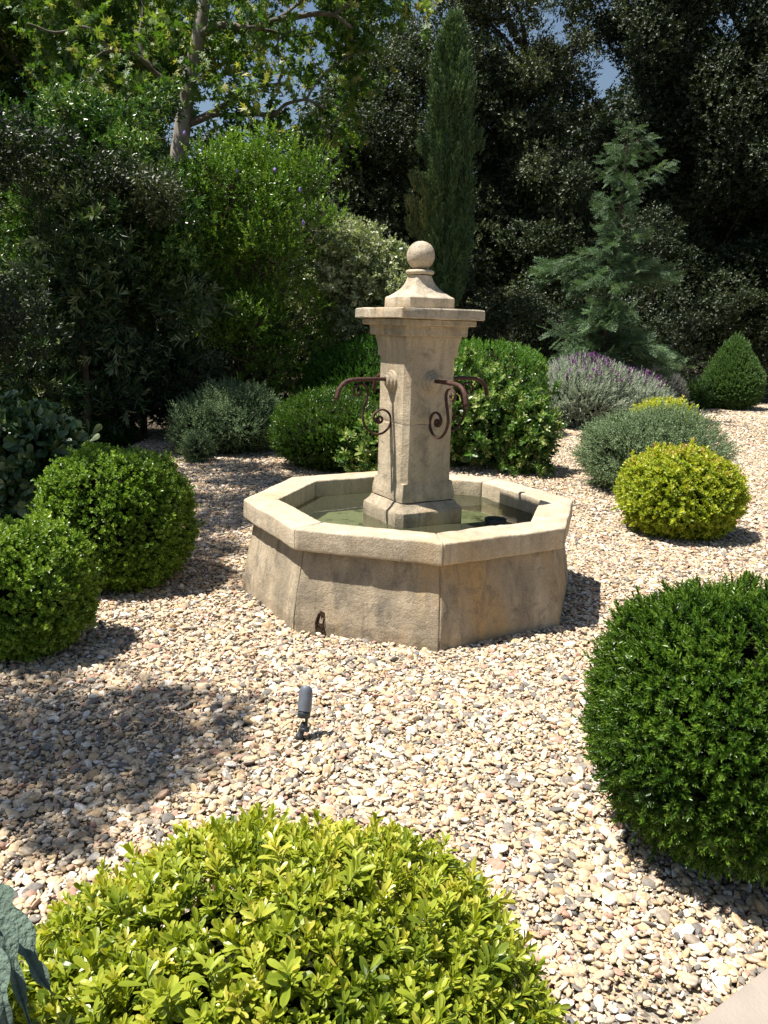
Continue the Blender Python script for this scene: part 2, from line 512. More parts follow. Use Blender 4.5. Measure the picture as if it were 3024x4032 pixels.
loft(prof_rings([(.168, .570, e), (.1775, .573, e), (.1785, .60, e), (.177, .625, e), (.172, .655, e), (.1685, .679, e), (.1682, .682, .032), (.1665, .72, .031), (.1655, 1.0, .031), (.1655, 1.016, .031), (.1642, 1.0185, .032), (.15, 1.0187, .03)]), 'shaft_block', M_pil, 4)
loft(prof_rings([(.15, 1.0195, .03), (.1642, 1.0197, .032), (.1655, 1.0222, .031), (.1655, 1.36, .031), (.1668, 1.388, .031), (.167, 1.391, e), (.1685, 1.43, e), (.172, 1.46, e), (.178, 1.485, e), (.1805, 1.495, e), (.1805, 1.508, e), (.15, 1.51, e)]), 'shaft_block', M_pil, 5)
loft(prof_rings([(.16, 1.5055, e), (.201, 1.5065, e), (.2045, 1.511, e), (.2045, 1.557, e), (.208, 1.561, e), (.15, 1.563, e)]), 'capital', M_pil, 6)
loft(prof_rings([(.18, 1.5605, e), (.233, 1.5615, e), (.2375, 1.566, e), (.238, 1.592, e), (.232, 1.597, e), (.15, 1.599, e)]), 'capital', M_pil, 7)
loft(prof_rings([(.20, 1.5965, .006), (.264, 1.5975, .006), (.2695, 1.603, .006), (.2695, 1.648, .006), (.265, 1.654, .006), (.13, 1.657, .006)], .02), 'cap_slab', M_cap, 8, 1.5)
# finial
def mixring(s, z, q, n=64):
    th = np.linspace(0, 2*math.pi, n, endpoint=False) + .0001
    sqr = s/np.maximum(np.abs(np.cos(th)), np.abs(np.sin(th)))
    lim = s*1.36
    sqr = np.minimum(sqr, lim)
    r_ = sqr*q + s*(1-q)
    return np.stack([r_*np.cos(th+SQ), r_*np.sin(th+SQ), np.full(n, z)], 1)
rings = [mixring(s, z, 1) for s, z in ((.12, 1.655), (.1465, 1.657), (.149, 1.662), (.149, 1.70), (.1485, 1.712), (.144, 1.718))]
for t in np.linspace(.04, 1, 16):
    s = .066 + (.139-.066)*(1-t)**2.3
    rings.append(mixring(s, 1.719 + .118*t, (1-t)**.6))
fin = loft(rings, 'finial', M_cap, 9, 1.2)
def lathe(pts, n=40):
    V = []; F = []
    for r_, z in pts:
        for j in range(n):
            a = 2*math.pi*j/n; V.append((r_*math.cos(a), r_*math.sin(a), z))
    for i in range(len(pts)-1):
        for j in range(n): F.append((i*n+j, i*n+(j+1) % n, (i+1)*n+(j+1) % n, (i+1)*n+j))
    return np.array(V), np.array(F)
th = np.linspace(-math.pi/2, math.pi/2, 11)
V, F = lathe([(.055, 1.8405)] + [(.066+.013*math.cos(a), 1.8535+.0125*math.sin(a)) for a in th] + [(.05, 1.867)])
o = mk('finial_collar', rough_up(V, .0015, 12, .001, 50), F, M_cap, None, smooth=True); o.parent = fin
V, F = lathe([(max(.0005, .0795*math.cos(a)), 1.943+.0795*math.sin(a)) for a in np.linspace(-math.pi/2, math.pi/2, 28)], 48)
o = mk('finial_ball', rough_up(V, .002, 14, .0013, 50), F, M_cap, None, smooth=True); o.parent = fin

# spouts with scroll brackets and stone rosettes on the four faces
def scroll_path():
    px = [(518, 566), (500, 560), (503, 536), (520, 524), (540, 536), (541, 566), (515, 582), (478, 565), (466, 525), (488, 480), (540, 461), (592, 487), (620, 550), (605, 620), (555, 672), (490, 684), (430, 650), (388, 590), (370, 520), (380, 450), (400, 380), (413, 310), (400, 258), (360, 233), (318, 245), (294, 285), (305, 325), (338, 332), (356, 306), (344, 284)]
    return np.array([(.012+(600-x)*.00074, 1.252-(y-205)*.00063) for x, y in px])
SP = scroll_path()
for k in range(4):
    az = SQ - k*math.pi/2
    n = np.array([math.cos(az), math.sin(az), 0]); l = np.array([-math.sin(az), math.cos(az), 0]); up = np.array([0, 0, 1.0])
    s = .1655
    rs = bpy.data.objects
    # rosette: stepped rings lathe around n
    pts = [(.063, -.006), (.062, .006), (.058, .011), (.049, .0115), (.048, .012), (.047, .021), (.043, .025), (.033, .0255), (.032, .026), (.031, .036), (.027, .040), (.0005, .041)]
    V = []; F = []; N = 40
    for r_, h in pts:
        for j in range(N):
            a = 2*math.pi*j/N; V.append(n*(s+h) + l*(r_*math.cos(a)) + up*(1.252+r_*math.sin(a)))
    for i in range(len(pts)-1):
        for j in range(N): F.append((i*N+j, i*N+(j+1) % N, (i+1)*N+(j+1) % N, (i+1)*N+j))
    mk('rosette', rough_up(V, .002, 25, .0008, 70, k), F, M_pil, root, smooth=True).data.set_sharp_from_angle(angle=R(38))
    # pipe: straight, then bent down
    P2 = [(.02, 0), (.10, .001), (.18, .0), (.24, -.002), (.285, -.012), (.318, -.036), (.335, -.066), (.345, -.104)]
    P = smooth_path([n*(s+u) + up*(1.262+v_) for u, v_ in P2], 5)
    wob = np.array([mn.noise(Vector(p)*40+Vector((k*5, 0, 0))) for p in P])
    V, F = tube(P, np.linspace(.0112, .0135, len(P))*(1+.12*wob), 14)
    # ragged open mouth
    sp = mk('spout', V, F, M_iron, root, smooth=True)
    # split lip at the mouth
    tip = n*(s+.347) + up*(1.262-.108)
    V2, F2 = tube([tip - n*.006 - up*-.03, tip - n*.008, tip - n*.010 - up*.014], [.006, .0055, .003], 8)
    V3, F3 = tube([tip + n*.004 + up*.02, tip + n*.006, tip + n*.008 - up*.02], [.0045, .004, .002], 8)
    V, F, _ = join([(V2, F2), (V3, F3)])
    o = mk('spout_lip', V, F, M_iron, None, smooth=True); o.parent = sp
    # scroll: flat bar following SP in the plane (n, up)
    C = smooth_path(SP, 5); T = nrm(np.gradient(C, axis=0)); Nn = np.stack([-T[:, 1], T[:, 0]], 1)
    L_ = np.concatenate([[0], np.cumsum(np.linalg.norm(np.diff(C, axis=0), axis=1))]); L_ /= L_[-1]
    V = []; F = []; K = 10
    for i, c in enumerate(C):
        e_ = min(L_[i], 1-L_[i]); th_ = .0062 + .004*max(0, 1-e_/.05); wd = .0095 - .001*max(0, 1-e_/.05)
        for j in range(K):
            a = 2*math.pi*j/K
            q = c + Nn[i]*th_*math.cos(a)
            V.append(n*(s+q[0]) + up*q[1] + l*(wd*math.sin(a)))
    for i in range(len(C)-1):
        for j in range(K): F.append((i*K+j, i*K+(j+1) % K, (i+1)*K+(j+1) % K, (i+1)*K+j))
    me = bpy.data.meshes.new('scroll_bracket'); me.from_pydata([tuple(x) for x in V], [], F + [tuple(range(K))[::-1], tuple(range(len(V)-K, len(V)))])
    me.materials.append(M_iron)
    for p in me.polygons: p.use_smooth = True
    o = bpy.data.objects.new('scroll_bracket', me); COL.objects.link(o); o.parent = sp
# rusted drain hole low on the front panel
M_rust = plain('rust_crust', (.045, .028, .016), .95, .2, 90, .8, .9, 110)
V = []; F = []
c0 = ground_at(684, 1352, .07)
dn = np.array([math.cos(R(-104.26)), math.sin(R(-104.26)), 0]); dl = np.array([-dn[1], dn[0], 0])
c0 = dn*(.9239*1.004) + dl*float(np.dot(c0, dl)) + np.array([0, 0, .0])
prof = [(-.012, .125), (.002, .138), (.016, .128), (.021, .09), (.02, .05), (.03, .0), (.034, -.03), (-.022, -.03), (-.018, .03), (-.02, .08)]
for h, sc in ((-.01, 1), (.006, .98), (.011, .75), (.010, .3)):
    cx_, cz_ = .003, .06
    for a, z in prof:
        V.append(c0 + dn*(h - max(0, z-.07)*.14) + dl*(cx_+(a-cx_)*sc)*1.25 + np.array([0, 0, cz_+(z-cz_)*sc]))
m_ = len(prof)
for i in range(3):
    for j in range(m_): F.append((i*m_+j, i*m_+(j+1) % m_, (i+1)*m_+(j+1) % m_, (i+1)*m_+j))
me = bpy.data.meshes.new('drain_hole'); me.from_pydata([tuple(x) for x in rough_up(V, .011, 34, .004, 120)], [], F+[tuple(range(3*m_, 4*m_))]); me.materials.append(M_rust)
o = bpy.data.objects.new('drain_hole', me); COL.objects.link(o); o.parent = root

# dark bowl standing half under water
p = W(1066, 1122, 4.66); bx, by = .50, -.03
br = empty('bowl', (bx, by, .337), 'small black round bowl half sunk in the fountain water', 'bowl')
V, F = lathe([(.0005, .0), (.03, .0), (.05, .035), (.062, .085), (.066, .116), (.0625, .1175), (.057, .10), (.04, .07), (.0005, .062)], 32)
V[:, 2] += .337; V[:, 0] += bx; V[:, 1] += by
M_black = plain('black_plastic', (.012, .014, .011), .45, .5, 30, .5)
mk('bowl_shell', V, F, M_black, br, smooth=True)

# ------------------------------------------------------------------ garden spotlight
sx, sy = -.415, -1.90
sl = empty('garden_spotlight', (sx, sy, 0), 'blue-grey tubular metal garden spotlight on a knuckle stake in the gravel', 'spotlight')
M_lamp = plain('lamp_paint', (.15, .17, .205), .5, .5, 50, .15, .1, 300, .3)
M_lampd = plain('lamp_dark', (.03, .034, .04), .5, .5, 50, .3, .2, 200, .2)
AX = nrm(np.array([[.05, .30, 1.0]]))[0]           # leans away, towards the fountain
ax_x = nrm(np.cross(AX, [0, 1.0, 0])[None])[0]; ax_y = np.cross(AX, ax_x)
if ax_y[1] < 0: ax_y = -ax_y
base = np.array([sx+.004, sy, .092])
def cyl(prof_, n=40, cut=None, org=base):
    V = []; F = []
    for i, (r_, h) in enumerate(prof_):
        for j in range(n):
            a = 2*math.pi*j/n
            hh = h
            if cut is not None and h > cut[0]: 
                # slanted mouth: long hood on the fountain side, rounded shoulder
                hh = h - cut[1]*(.5-.5*math.cos(a))**1.2
            V.append(org + ax_x*(r_*math.sin(a)) + ax_y*(-r_*math.cos(a)) + AX*hh)
    for i in range(len(prof_)-1):
        for j in range(n): F.append((i*n+j, i*n+(j+1) % n, (i+1)*n+(j+1) % n, (i+1)*n+j))
    return V, F
V, F = cyl([(.020, .026), (.0262, .027), (.0265, .03), (.0265, .08), (.0262, .105), (.0245, .121), (.021, .1245), (.021, .115), (.0225, .05), (.0005, .048)], cut=(.09, .035))
mk('hood', V, F, M_lamp, sl, smooth=True)
V, F = cyl([(.0005, .0), (.022, .0), (.0235, .002), (.0235, .011), (.0242, .012), (.0242, .027), (.02, .0275)])
o = mk('lamp_body', V, F, M_lampd, sl, smooth=True)
def boxV(c, hx, hy, hz, X, Y, Z, bev=.12):
    V = []
    for sx_, sy_ in ((-1, -1), (1, -1), (1, 1), (-1, 1)):
        pass
    V = [c + X*hx*a + Y*hy*b_ + Z*hz*z for z in (-1, 1) for a, b_ in ((-1, -1+bev), (-1+bev, -1), (1-bev, -1), (1, -1+bev), (1, 1-bev), (1-bev, 1), (-1+bev, 1), (-1, 1-bev))]
    F = [(j, (j+1) % 8, 8+(j+1) % 8, 8+j) for j in range(8)] + [(0, 7, 6, 1), (1, 6, 5, 2), (2, 5, 4, 3), (8, 9, 14, 15), (9, 10, 13, 14), (10, 11, 12, 13)]
    return np.array(V), np.array(F)
V1, F1 = boxV(base + ax_x*.011*(1 if ax_x[0] > 0 else -1) - AX*.018, .005, .009, .034, ax_x, ax_y, AX)
mk('bracket', V1, F1, M_lampd, sl)
st = nrm(np.array([[.30, .05, 1.0]]))[0]
V, F = tube([np.array([sx-.025, sy-.01, -.03])+st*t for t in (0, .05, .052, .054, .1, .108, .111)], [.0155, .0155, .0165, .0125, .0125, .010, .004], 20)
mk('stake', V, F, M_lampd, sl, smooth=True)
V, F = tube([base-AX*.045 + np.array([-.012, 0, 0]), base-AX*.045 + np.array([.024, 0, 0])], .0095, 14)
mk('knuckle', V, F, M_lampd, sl, smooth=True)

# ------------------------------------------------------------------ leaf templates (unit length along +y, face +z)
def leaf4(w=.28, fold=.08):
    return (np.array([(0, 0, 0), (w, .5, fold), (0, 1, 0), (-w, .5, fold)], float), np.array([(0, 1, 2), (0, 2, 3)]), np.array([0, 0, 0, 0.]))
def leaf6(w=.24, fold=.07, pos=(.35, .75), curl=-.1, w2=None):
    w2 = w2 or w*.95
    V = np.array([(0, 0, 0), (w, pos[0], fold), (w2, pos[1], fold+curl*.4), (0, 1, curl), (-w2, pos[1], fold+curl*.4), (-w, pos[0], fold)], float)
    return V, np.array([(0, 1, 2), (0, 2, 3), (0, 3, 4), (0, 4, 5)]), np.zeros(6)
def leaf_fine(w=.2, fold=.06, curl=-.12, shape=(.04, .5, .86, 1.0, .74, 0), n=6, ts=(0, .27, .52, .74, .92, 1)):
    """broad leaf with a midrib, obovate by default"""
    V = []; ta = []
    for i in range(n):
        t = ts[i]; ww = w*shape[i]; z = curl*t*t
        V += [(-ww, t - .0, z+fold*shape[i]), (0, t, z), (ww, t, z+fold*shape[i])]
        ta += [.05, -.03, .05]
    F = []
    for i in range(n-1):
        a = i*3; b_ = a+3
        F += [(a, a+1, b_+1), (a, b_+1, b_), (a+1, a+2, b_+2), (a+1, b_+2, b_+1)]
    return np.array(V), np.array(F), np.array(ta)
def needle(w=.06):
    return np.array([(-w, 0, 0), (w, 0, 0), (0, 1, 0)], float), np.array([(0, 1, 2)]), np.zeros(3)
def star():
    """five-pointed plane-tree leaf"""
    ang = [-150, -110, -78, -52, -28, 0, 28, 52, 78, 110, 150]
    rad = [.30, .62, .30, .85, .40, 1.0, .40, .85, .30, .62, .30]
    V = [(0, .12, 0)] + [(r_*math.sin(R(a))*.72, .12+r_*.88*math.cos(R(a)), -.12*r_*r_) for a, r_ in zip(ang, rad)]
    F = [(0, i+1, i) for i in range(1, 11)] + [(0, 1, 11)]
    return np.array(V), np.array(F), np.zeros(12)
def sprig(leaf, n, stem, size, ang=50, jit=12, seed=0, pairs=True, tip=.18, face=True, droop=0, stemw=.0):
    """a shoot of n leaves along +y; tip leaves paler (young growth)"""
    r = np.random.default_rng(seed)
    P, D, Ro, S, v = [], [], [], [], []
    for i in range(n):
        k = i//2 if pairs else i; m = (n//2 if pairs else n)
        t = (k+.6)/m
        az = (i % 2)*math.pi + k*math.pi/2 if pairs else i*2.4
        az += r.normal()*.25
        el = R(ang*(1.15-.75*t) + r.normal()*jit)
        D.append((math.sin(el)*math.cos(az), math.cos(el), math.sin(el)*math.sin(az) - droop))
        P.append((0, t*stem, 0)); S.append(size*(1-.35*max(0, t-.6)/.4)*r.uniform(.8, 1.15)); v.append(tip*t + r.uniform(-.14, .14))
        Ro.append(r.normal()*.3)
    D = nrm(np.array(D)); P = np.array(P, float)
    # leaf faces look along the stem
    y = D; st_ = np.array([0, 1.0, 0])
    z = st_ - (y@st_)[:, None]*y; z = nrm(z); x = np.cross(y, z)
    M = np.stack([x, y, z], -1)
    S = np.array(S); tv, tf, ta = leaf
    V = np.einsum('nij,mj->nmi', M*S[:, None, None], tv) + P[:, None, :]
    F = tf[None] + (np.arange(n)*len(tv))[:, None, None]
    av = (np.array(v)[:, None] + ta[None]).ravel()
    V, F = V.reshape(-1, 3), F.reshape(-1, 3)
    if stemw > 0:
        sv = np.array([(-stemw, 0, 0), (stemw, 0, 0), (0, stem, 0), (0, 0, stemw), (0, 0, -stemw), (0, stem, 0)], float)
        F = np.concatenate([F, np.array([(0, 1, 2), (3, 4, 5)]) + len(V)]); V = np.concatenate([V, sv]); av = np.concatenate([av, np.full(6, -.4)])
    return V, F, av

# ------------------------------------------------------------------ shrubs
def ell_points(n, seed, a, b_, h, zc, lump=.06, lf=3.5, zmin=.02, pw=2.0, depth=.12, power=2.0, cone=0.0, top_bias=0.0):
    """points in the outer shell of a lumpy body: centre zc, half height h (up) and zc (down)"""
    r = np.random.default_rng(seed); L = lumps(seed+5, 12, lf)
    N = int(n*1.6)
    d = nrm(r.normal(size=(N, 3)))
    if top_bias: d[:, 2] = np.abs(d[:, 2])*np.sign(d[:, 2]+top_bias); d = nrm(d)
    e_ = 2.0/power
    ds = np.sign(d)*np.abs(d)**e_ if power != 2 else d
    if power != 2:
        k = (np.abs(ds)**power).sum(-1)**(1/power); ds = ds/k[:, None]
    hh = np.where(ds[:, 2] > 0, h, zc)
    rad = 1 + lump*L(d) + .035*lumps(seed+77, 8, 1.6)(d)
    q = ds*rad[:, None]
    q = q*(1 - depth*r.random(N)**1.6)[:, None]
    X = np.stack([q[:, 0]*a, q[:, 1]*b_, q[:, 2]*hh + zc], 1)
    if cone:
        t = np.clip((X[:, 2])/(zc+h), 0, 1); f = 1 - cone*t**1.3
        X[:, 0] *= f; X[:, 1] *= f
    nr = nrm(np.stack([ds[:, 0]/a, ds[:, 1]/b_, ds[:, 2]/hh + (cone*.6)], 1))
    keep = X[:, 2] > zmin
    X, nr = X[keep], nr[keep]
    return X[:n], nr[:n]
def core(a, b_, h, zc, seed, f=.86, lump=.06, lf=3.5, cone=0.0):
    """solid dark body inside a shrub, closing the view through the leaves"""
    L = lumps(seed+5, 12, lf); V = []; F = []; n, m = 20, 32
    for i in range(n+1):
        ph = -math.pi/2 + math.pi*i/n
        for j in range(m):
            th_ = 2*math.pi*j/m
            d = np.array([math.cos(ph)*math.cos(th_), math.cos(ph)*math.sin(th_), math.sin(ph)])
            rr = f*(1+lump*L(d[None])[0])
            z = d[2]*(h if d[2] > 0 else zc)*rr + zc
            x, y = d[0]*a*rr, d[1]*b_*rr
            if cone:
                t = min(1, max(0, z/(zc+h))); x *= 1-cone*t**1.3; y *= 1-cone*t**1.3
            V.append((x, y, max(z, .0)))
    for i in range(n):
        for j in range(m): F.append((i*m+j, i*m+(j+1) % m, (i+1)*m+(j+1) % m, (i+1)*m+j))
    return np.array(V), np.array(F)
def cull(X, nr, c, keep=.25, thr=-.35):
    """thin out the side that faces away from the court"""
    to = nrm(CAM[None] - (X + np.array([c[0], c[1], 0])))
    f = (to*nr).sum(1)
    return (f > thr) | (rng.random(len(X)) < keep)
def shrub(name, label, cat, lobes, tpls, mat, n, size, group=None, up=.3, jitter=.5, vbase=(.2, .75), rollj=.6, seed=1, coref=.84, power=2.0, lump=.06, lf=3.5, depth=.12, cone=0.0, szj=.25, extra=None, trunk=True, gap=0.0, keep=.25, tipfn=None, stray=.05):
    """lobes: list of (x, y, a, b, height[, z0]) with the share of leaves by area"""
    x0, y0 = lobes[0][0], lobes[0][1]
    rt = empty(name, (x0, y0, 0), label, cat, group)
    ar = np.array([(l[2]+l[3])*l[4] for l in lobes]); ar = ar/ar.sum()
    Vs = []; cores = []
    for li, l in enumerate(lobes):
        x, y, a, b_, H = l[:5]; z0 = l[5] if len(l) > 5 else 0.0
        zc = H*.45; h = H*.55
        X, nr = ell_points(int(n*ar[li]), seed*10+li, a, b_, h, zc, lump, lf, .01, depth=depth, power=power, cone=cone)
        if gap:
            G = lumps(seed+99+li, 14, 9)(nr); k = G < (1-gap)*1.0 - .35 + rng.random(len(X))*.5; X, nr = X[k], nr[k]
        k = cull(X, nr, (x, y), keep); X, nr = X[k], nr[k]
        D = nrm(nr + np.array([0, 0, up]) + rng.normal(size=X.shape)*jitter)
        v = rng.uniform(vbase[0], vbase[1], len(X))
        if tipfn is not None: v = np.clip(v + tipfn(X, nr), 0, 1)
        S = size*rng.uniform(1-szj, 1+szj, len(X))
        P = X + np.array([x, y, z0])
        st_ = rng.random(len(X)) < stray; S = np.where(st_, S*1.35, S); P = P + nr*(st_*size*.022)[:, None]; D = np.where(st_[:, None], nrm(D+np.array([0, 0, .5])), D)
        Vs.append(scatter(tpls, P, D, rng.normal(size=len(X))*rollj, S, v))
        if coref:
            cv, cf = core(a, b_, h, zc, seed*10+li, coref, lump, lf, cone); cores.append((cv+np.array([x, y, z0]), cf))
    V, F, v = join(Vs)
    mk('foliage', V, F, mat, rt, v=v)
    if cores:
        V, F, _ = join(cores); mk('twigs', V, F, M_core, rt, smooth=True)  # solid cores in place of modelled twigs, dark like shaded gaps
    if trunk:
        tb = []
        for i in range(5):
            a = rng.uniform(0, 6.28); l = lobes[0]; t = np.array([l[0], l[1], 0])
            e_ = t + np.array([math.cos(a)*l[2]*.5, math.sin(a)*l[3]*.5, l[4]*.7])
            tb.append(tube([t+(e_-t)*.02*i, t*.6+e_*.4+np.array([0, 0, .1*l[4]]), e_], [.016*l[4]+.006, .01*l[4]+.004, .004], 6))
        V, F, _ = join(tb); mk('stem', V, F, M_bark, rt)
    return rt
def ball_spec(px0, px1, ytop, d, ymid=None, dome=False):
    """radius, height and place of a rounded shrub standing d metres off"""
    pm = (px0+px1)/2; ymid = ymid or ytop+60
    A, B = W(px0, ymid, d), W(px1, ymid, d); c = W(pm, ymid, d)
    k = math.sqrt(d*d + (CAM[2]-c[2])**2)/d
    a = np.linalg.norm(A-B)/2*.97
    T = W(pm, ytop, d); L = T[2]; t = (CAM[2]-L)/d
    H = math.sqrt(max(.01, L*L - a*a*t*t)) if dome else (L*L - a*a*t*t)/L
    return c[0], c[1], a, a, H

# box balls left
M_box = leafmat('box_leaf', [(.05, .105, .010), (.11, .20, .018), (.20, .32, .03), (.36, .46, .08)], .38, .3)
box_t = [sprig(leaf6(.28, .08), 10, .040, .0168, 55, 14, s, stemw=.001) for s in range(6)]
shrub('box_ball', 'large round clipped green box shrub between the fountain and the small left one', 'shrub', [ball_spec(92, 416, 980, 4.95, 1130)], box_t, M_box, 10500, 1.0, 'clipped box balls left of the fountain', .3, .6, (.1, .7), seed=3, power=2.5, lump=.045, lf=6, gap=.0, coref=.88)
shrub('box_ball', 'smaller clipped yellowish-green box shrub cut by the left edge, nearest on the left', 'shrub', [ball_spec(-100, 190, 1136, 4.0, 1290)], box_t, M_box, 6800, 1.0, 'clipped box balls left of the fountain', .3, .6, (.2, .85), seed=4, power=2.4, lump=.05, lf=6, gap=.0, coref=.87)
# yellow ball right
M_yel = leafmat('yellow_box_leaf', [(.10, .16, .015), (.25, .33, .024), (.45, .50, .042), (.54, .51, .08), (.50, .34, .13)], .42, .35, [.0, .35, .7, .88, 1], tint=(1.1, 1.15, .4))
def yel_tip(X, nr): return np.clip((X[:, 2]-.45)*1.5, 0, .4)*(rng.random(len(X)) < .5) + .08*nr[:, 2]
shrub('golden_ball_shrub', 'round golden-yellow clipped shrub on the gravel right of the fountain', 'shrub', [ball_spec(1334, 1594, 976, 6.68, 1080)], [sprig(leaf6(.28, .07), 10, .05, .027, 55, 14, s+20, stemw=.001) for s in range(5)], M_yel, 5200, 1.0, 'golden yellow shrubs on the right', .3, .6, (.15, .65), seed=5, lump=.035, power=2.3, coref=.86, tipfn=yel_tip)
c = ball_spec(1335, 1512, 868, 9.9, 940)
shrub('golden_ball_shrub', 'bright yellow shrub peeping out behind the grey-green mound', 'shrub', [c], [sprig(leaf4(.28, .07), 8, .06, .035, 55, 14, s+30) for s in range(4)], M_yel, 3600, 1.0, 'golden yellow shrubs on the right', .3, .5, (.45, .75), seed=6, coref=.86)
# grey-green mound
M_grey = leafmat('grey_green_leaf', [(.055, .10, .038), (.11, .175, .07), (.18, .26, .125), (.28, .35, .20)], .55, .2, tint=(1.1, 1.15, .7))
grey_t = [sprig(leaf4(.2, .05), 14, .09, .018, 55, 15, s+40, pairs=False, stemw=.0012) for s in range(5)]
shrub('grey_green_mound_shrub', 'loose grey-green mounded shrub behind the golden ball', 'shrub', [ball_spec(1240, 1564, 890, 8.45, 990)], grey_t, M_grey, 9000, 1.0, None, .35, .5, (.2, .75), seed=7, lump=.075, lf=6, depth=.2, coref=.84, szj=.5)
# lavender
M_lav = leafmat('lavender_leaf', [(.17, .22, .14), (.31, .38, .27), (.44, .50, .39), (.54, .58, .47)], .75, .2, tint=(1, 1.05, .85))
M_lavf = leafmat('lavender_flower', [(.12, .045, .13), (.22, .09, .235), (.33, .17, .34)], .7, .2, tint=(1, .8, 1))
lav_t = [sprig(leaf4(.1, .02), 16, .16, .05, 32, 10, s+50, pairs=False, stemw=.0015) for s in range(5)]
def lavender(label, lobes, n, nf, seed, mat, flower=True):
    rt = shrub('lavender_bush', label, 'lavender', lobes, lav_t, mat, n, 1.0, 'lavender bushes', .9, .28, (.2, .85), seed=seed, lump=.07, lf=4, depth=.2, coref=.84, keep=.1)
    if not nf: return rt
    Ps = []
    for i in range(nf):
        l = lobes[rng.integers(len(lobes))]; th_ = rng.uniform(0, 6.28); el = rng.uniform(.35, 1.57)
        d = np.array([math.cos(th_)*math.cos(el), math.sin(th_)*math.cos(el), math.sin(el)])
        Ps.append((l[0]+d[0]*l[2]*.98, l[1]+d[1]*l[3]*.98, l[4]*.45+d[2]*l[4]*.55+.02, d[0], d[1]))
    Ps = np.array(Ps); D = nrm(np.stack([Ps[:, 3]*.4, Ps[:, 4]*.4, np.ones(nf)], 1)+rng.normal(size=(nf, 3))*.12)
    fl = sprig(leaf4(.45, .1), 16, .06, .026, 60, 20, 3, pairs=False)
    fl = (fl[0]+np.array([0, .10, 0]), fl[1], fl[2])
    V, F, v = scatter([fl], Ps[:, :3], D, rng.uniform(0, 6, nf), rng.uniform(.7, 1.4, nf), rng.uniform(.2, .9, nf))
    mk('flower_spikes', V, F, M_lavf, rt, v=v)
    stm = (np.array([(-.0015, 0, 0), (.0015, 0, 0), (0, .12, 0), (0, 0, .0015), (0, 0, -.0015), (0, .12, 0)]), np.array([(0, 1, 2), (3, 4, 5)]), np.zeros(6))
    V, F, v = scatter([stm], Ps[:, :3], D, rng.uniform(0, 6, nf), rng.uniform(.8, 1.4, nf), rng.uniform(.2, .5, nf))
    mk('flower_stalks', V, F, mat, rt, v=v)
    return rt
A = ball_spec(1158, 1370, 792, 13.9, 860); B = ball_spec(1260, 1436, 818, 14.2, 870)
lavender('silvery lavender bush with purple flower spikes beyond the grey-green mound', [A, B], 9500, 620, 8, M_lav)
M_lavd = leafmat('dull_lavender_leaf', [(.07, .08, .07), (.13, .14, .12), (.2, .2, .18)], .75, .15, tint=(1, 1.0, .9))  # darker, greyer copy of the lavender leaf
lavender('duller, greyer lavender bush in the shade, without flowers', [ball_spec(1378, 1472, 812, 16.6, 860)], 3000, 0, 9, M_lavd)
# clipped cones far right
M_cone = leafmat('cypress_cone_leaf', [(.03, .07, .015), (.06, .13, .03), (.10, .19, .045), (.16, .25, .07)], .6, .2)
cone_t = [sprig(leaf4(.16, .03), 12, .12, .045, 35, 12, s+60, pairs=False) for s in range(4)]
c = ball_spec(1508, 1654, 742, 19.0, 840)
shrub('cone_topiary', 'sunlit green clipped cone at the right edge of the gravel', 'topiary', [(c[0], c[1], c[2]*1.1, c[2]*1.1, c[4]*1.02)], cone_t, M_cone, 9000, 1.0, 'clipped cones by the trees', .5, .35, (.15, .75), seed=10, cone=.72, lump=.025, coref=.9, depth=.08)
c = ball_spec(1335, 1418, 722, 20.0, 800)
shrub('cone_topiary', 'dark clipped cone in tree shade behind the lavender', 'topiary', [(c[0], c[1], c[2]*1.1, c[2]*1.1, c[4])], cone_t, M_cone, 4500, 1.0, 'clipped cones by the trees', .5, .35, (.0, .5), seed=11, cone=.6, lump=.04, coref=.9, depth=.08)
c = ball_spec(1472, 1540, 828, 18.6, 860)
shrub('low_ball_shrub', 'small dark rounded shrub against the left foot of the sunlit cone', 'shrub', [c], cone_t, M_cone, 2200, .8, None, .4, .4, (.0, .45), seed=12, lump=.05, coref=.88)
# myrtle globe close on the right
M_myr = leafmat('myrtle_leaf', [(.012, .036, .004), (.034, .085, .007), (.080, .16, .014), (.16, .26, .03)], .34, .28, spec=.5)
def myr(s, n=18, st=.042, sz=.0155): return sprig(leaf6(.17, .05, (.3, .62), -.05, .13), n, st, sz, 50, 14, s, stemw=.0007, tip=.3)
gap = lambda X, nr: -.12*(lumps(77, 14, 11)(nr) > .25)
shrub('myrtle_globe', 'big dark-green fine-leaved clipped globe cut by the right edge, closest to the viewer', 'shrub', [ball_spec(1256, 1930, 1262, 2.50, 1530)], [myr(s+70) for s in range(6)], M_myr, 17500, 1.0, None, .35, .5, (.15, .65), seed=13, power=2.0, stray=.02, lump=.055, lf=6, depth=.16, coref=.84, gap=.12, szj=.4, tipfn=lambda X, nr: .13*lumps(78, 12, 6)(nr)+.03*nr[:, 2])
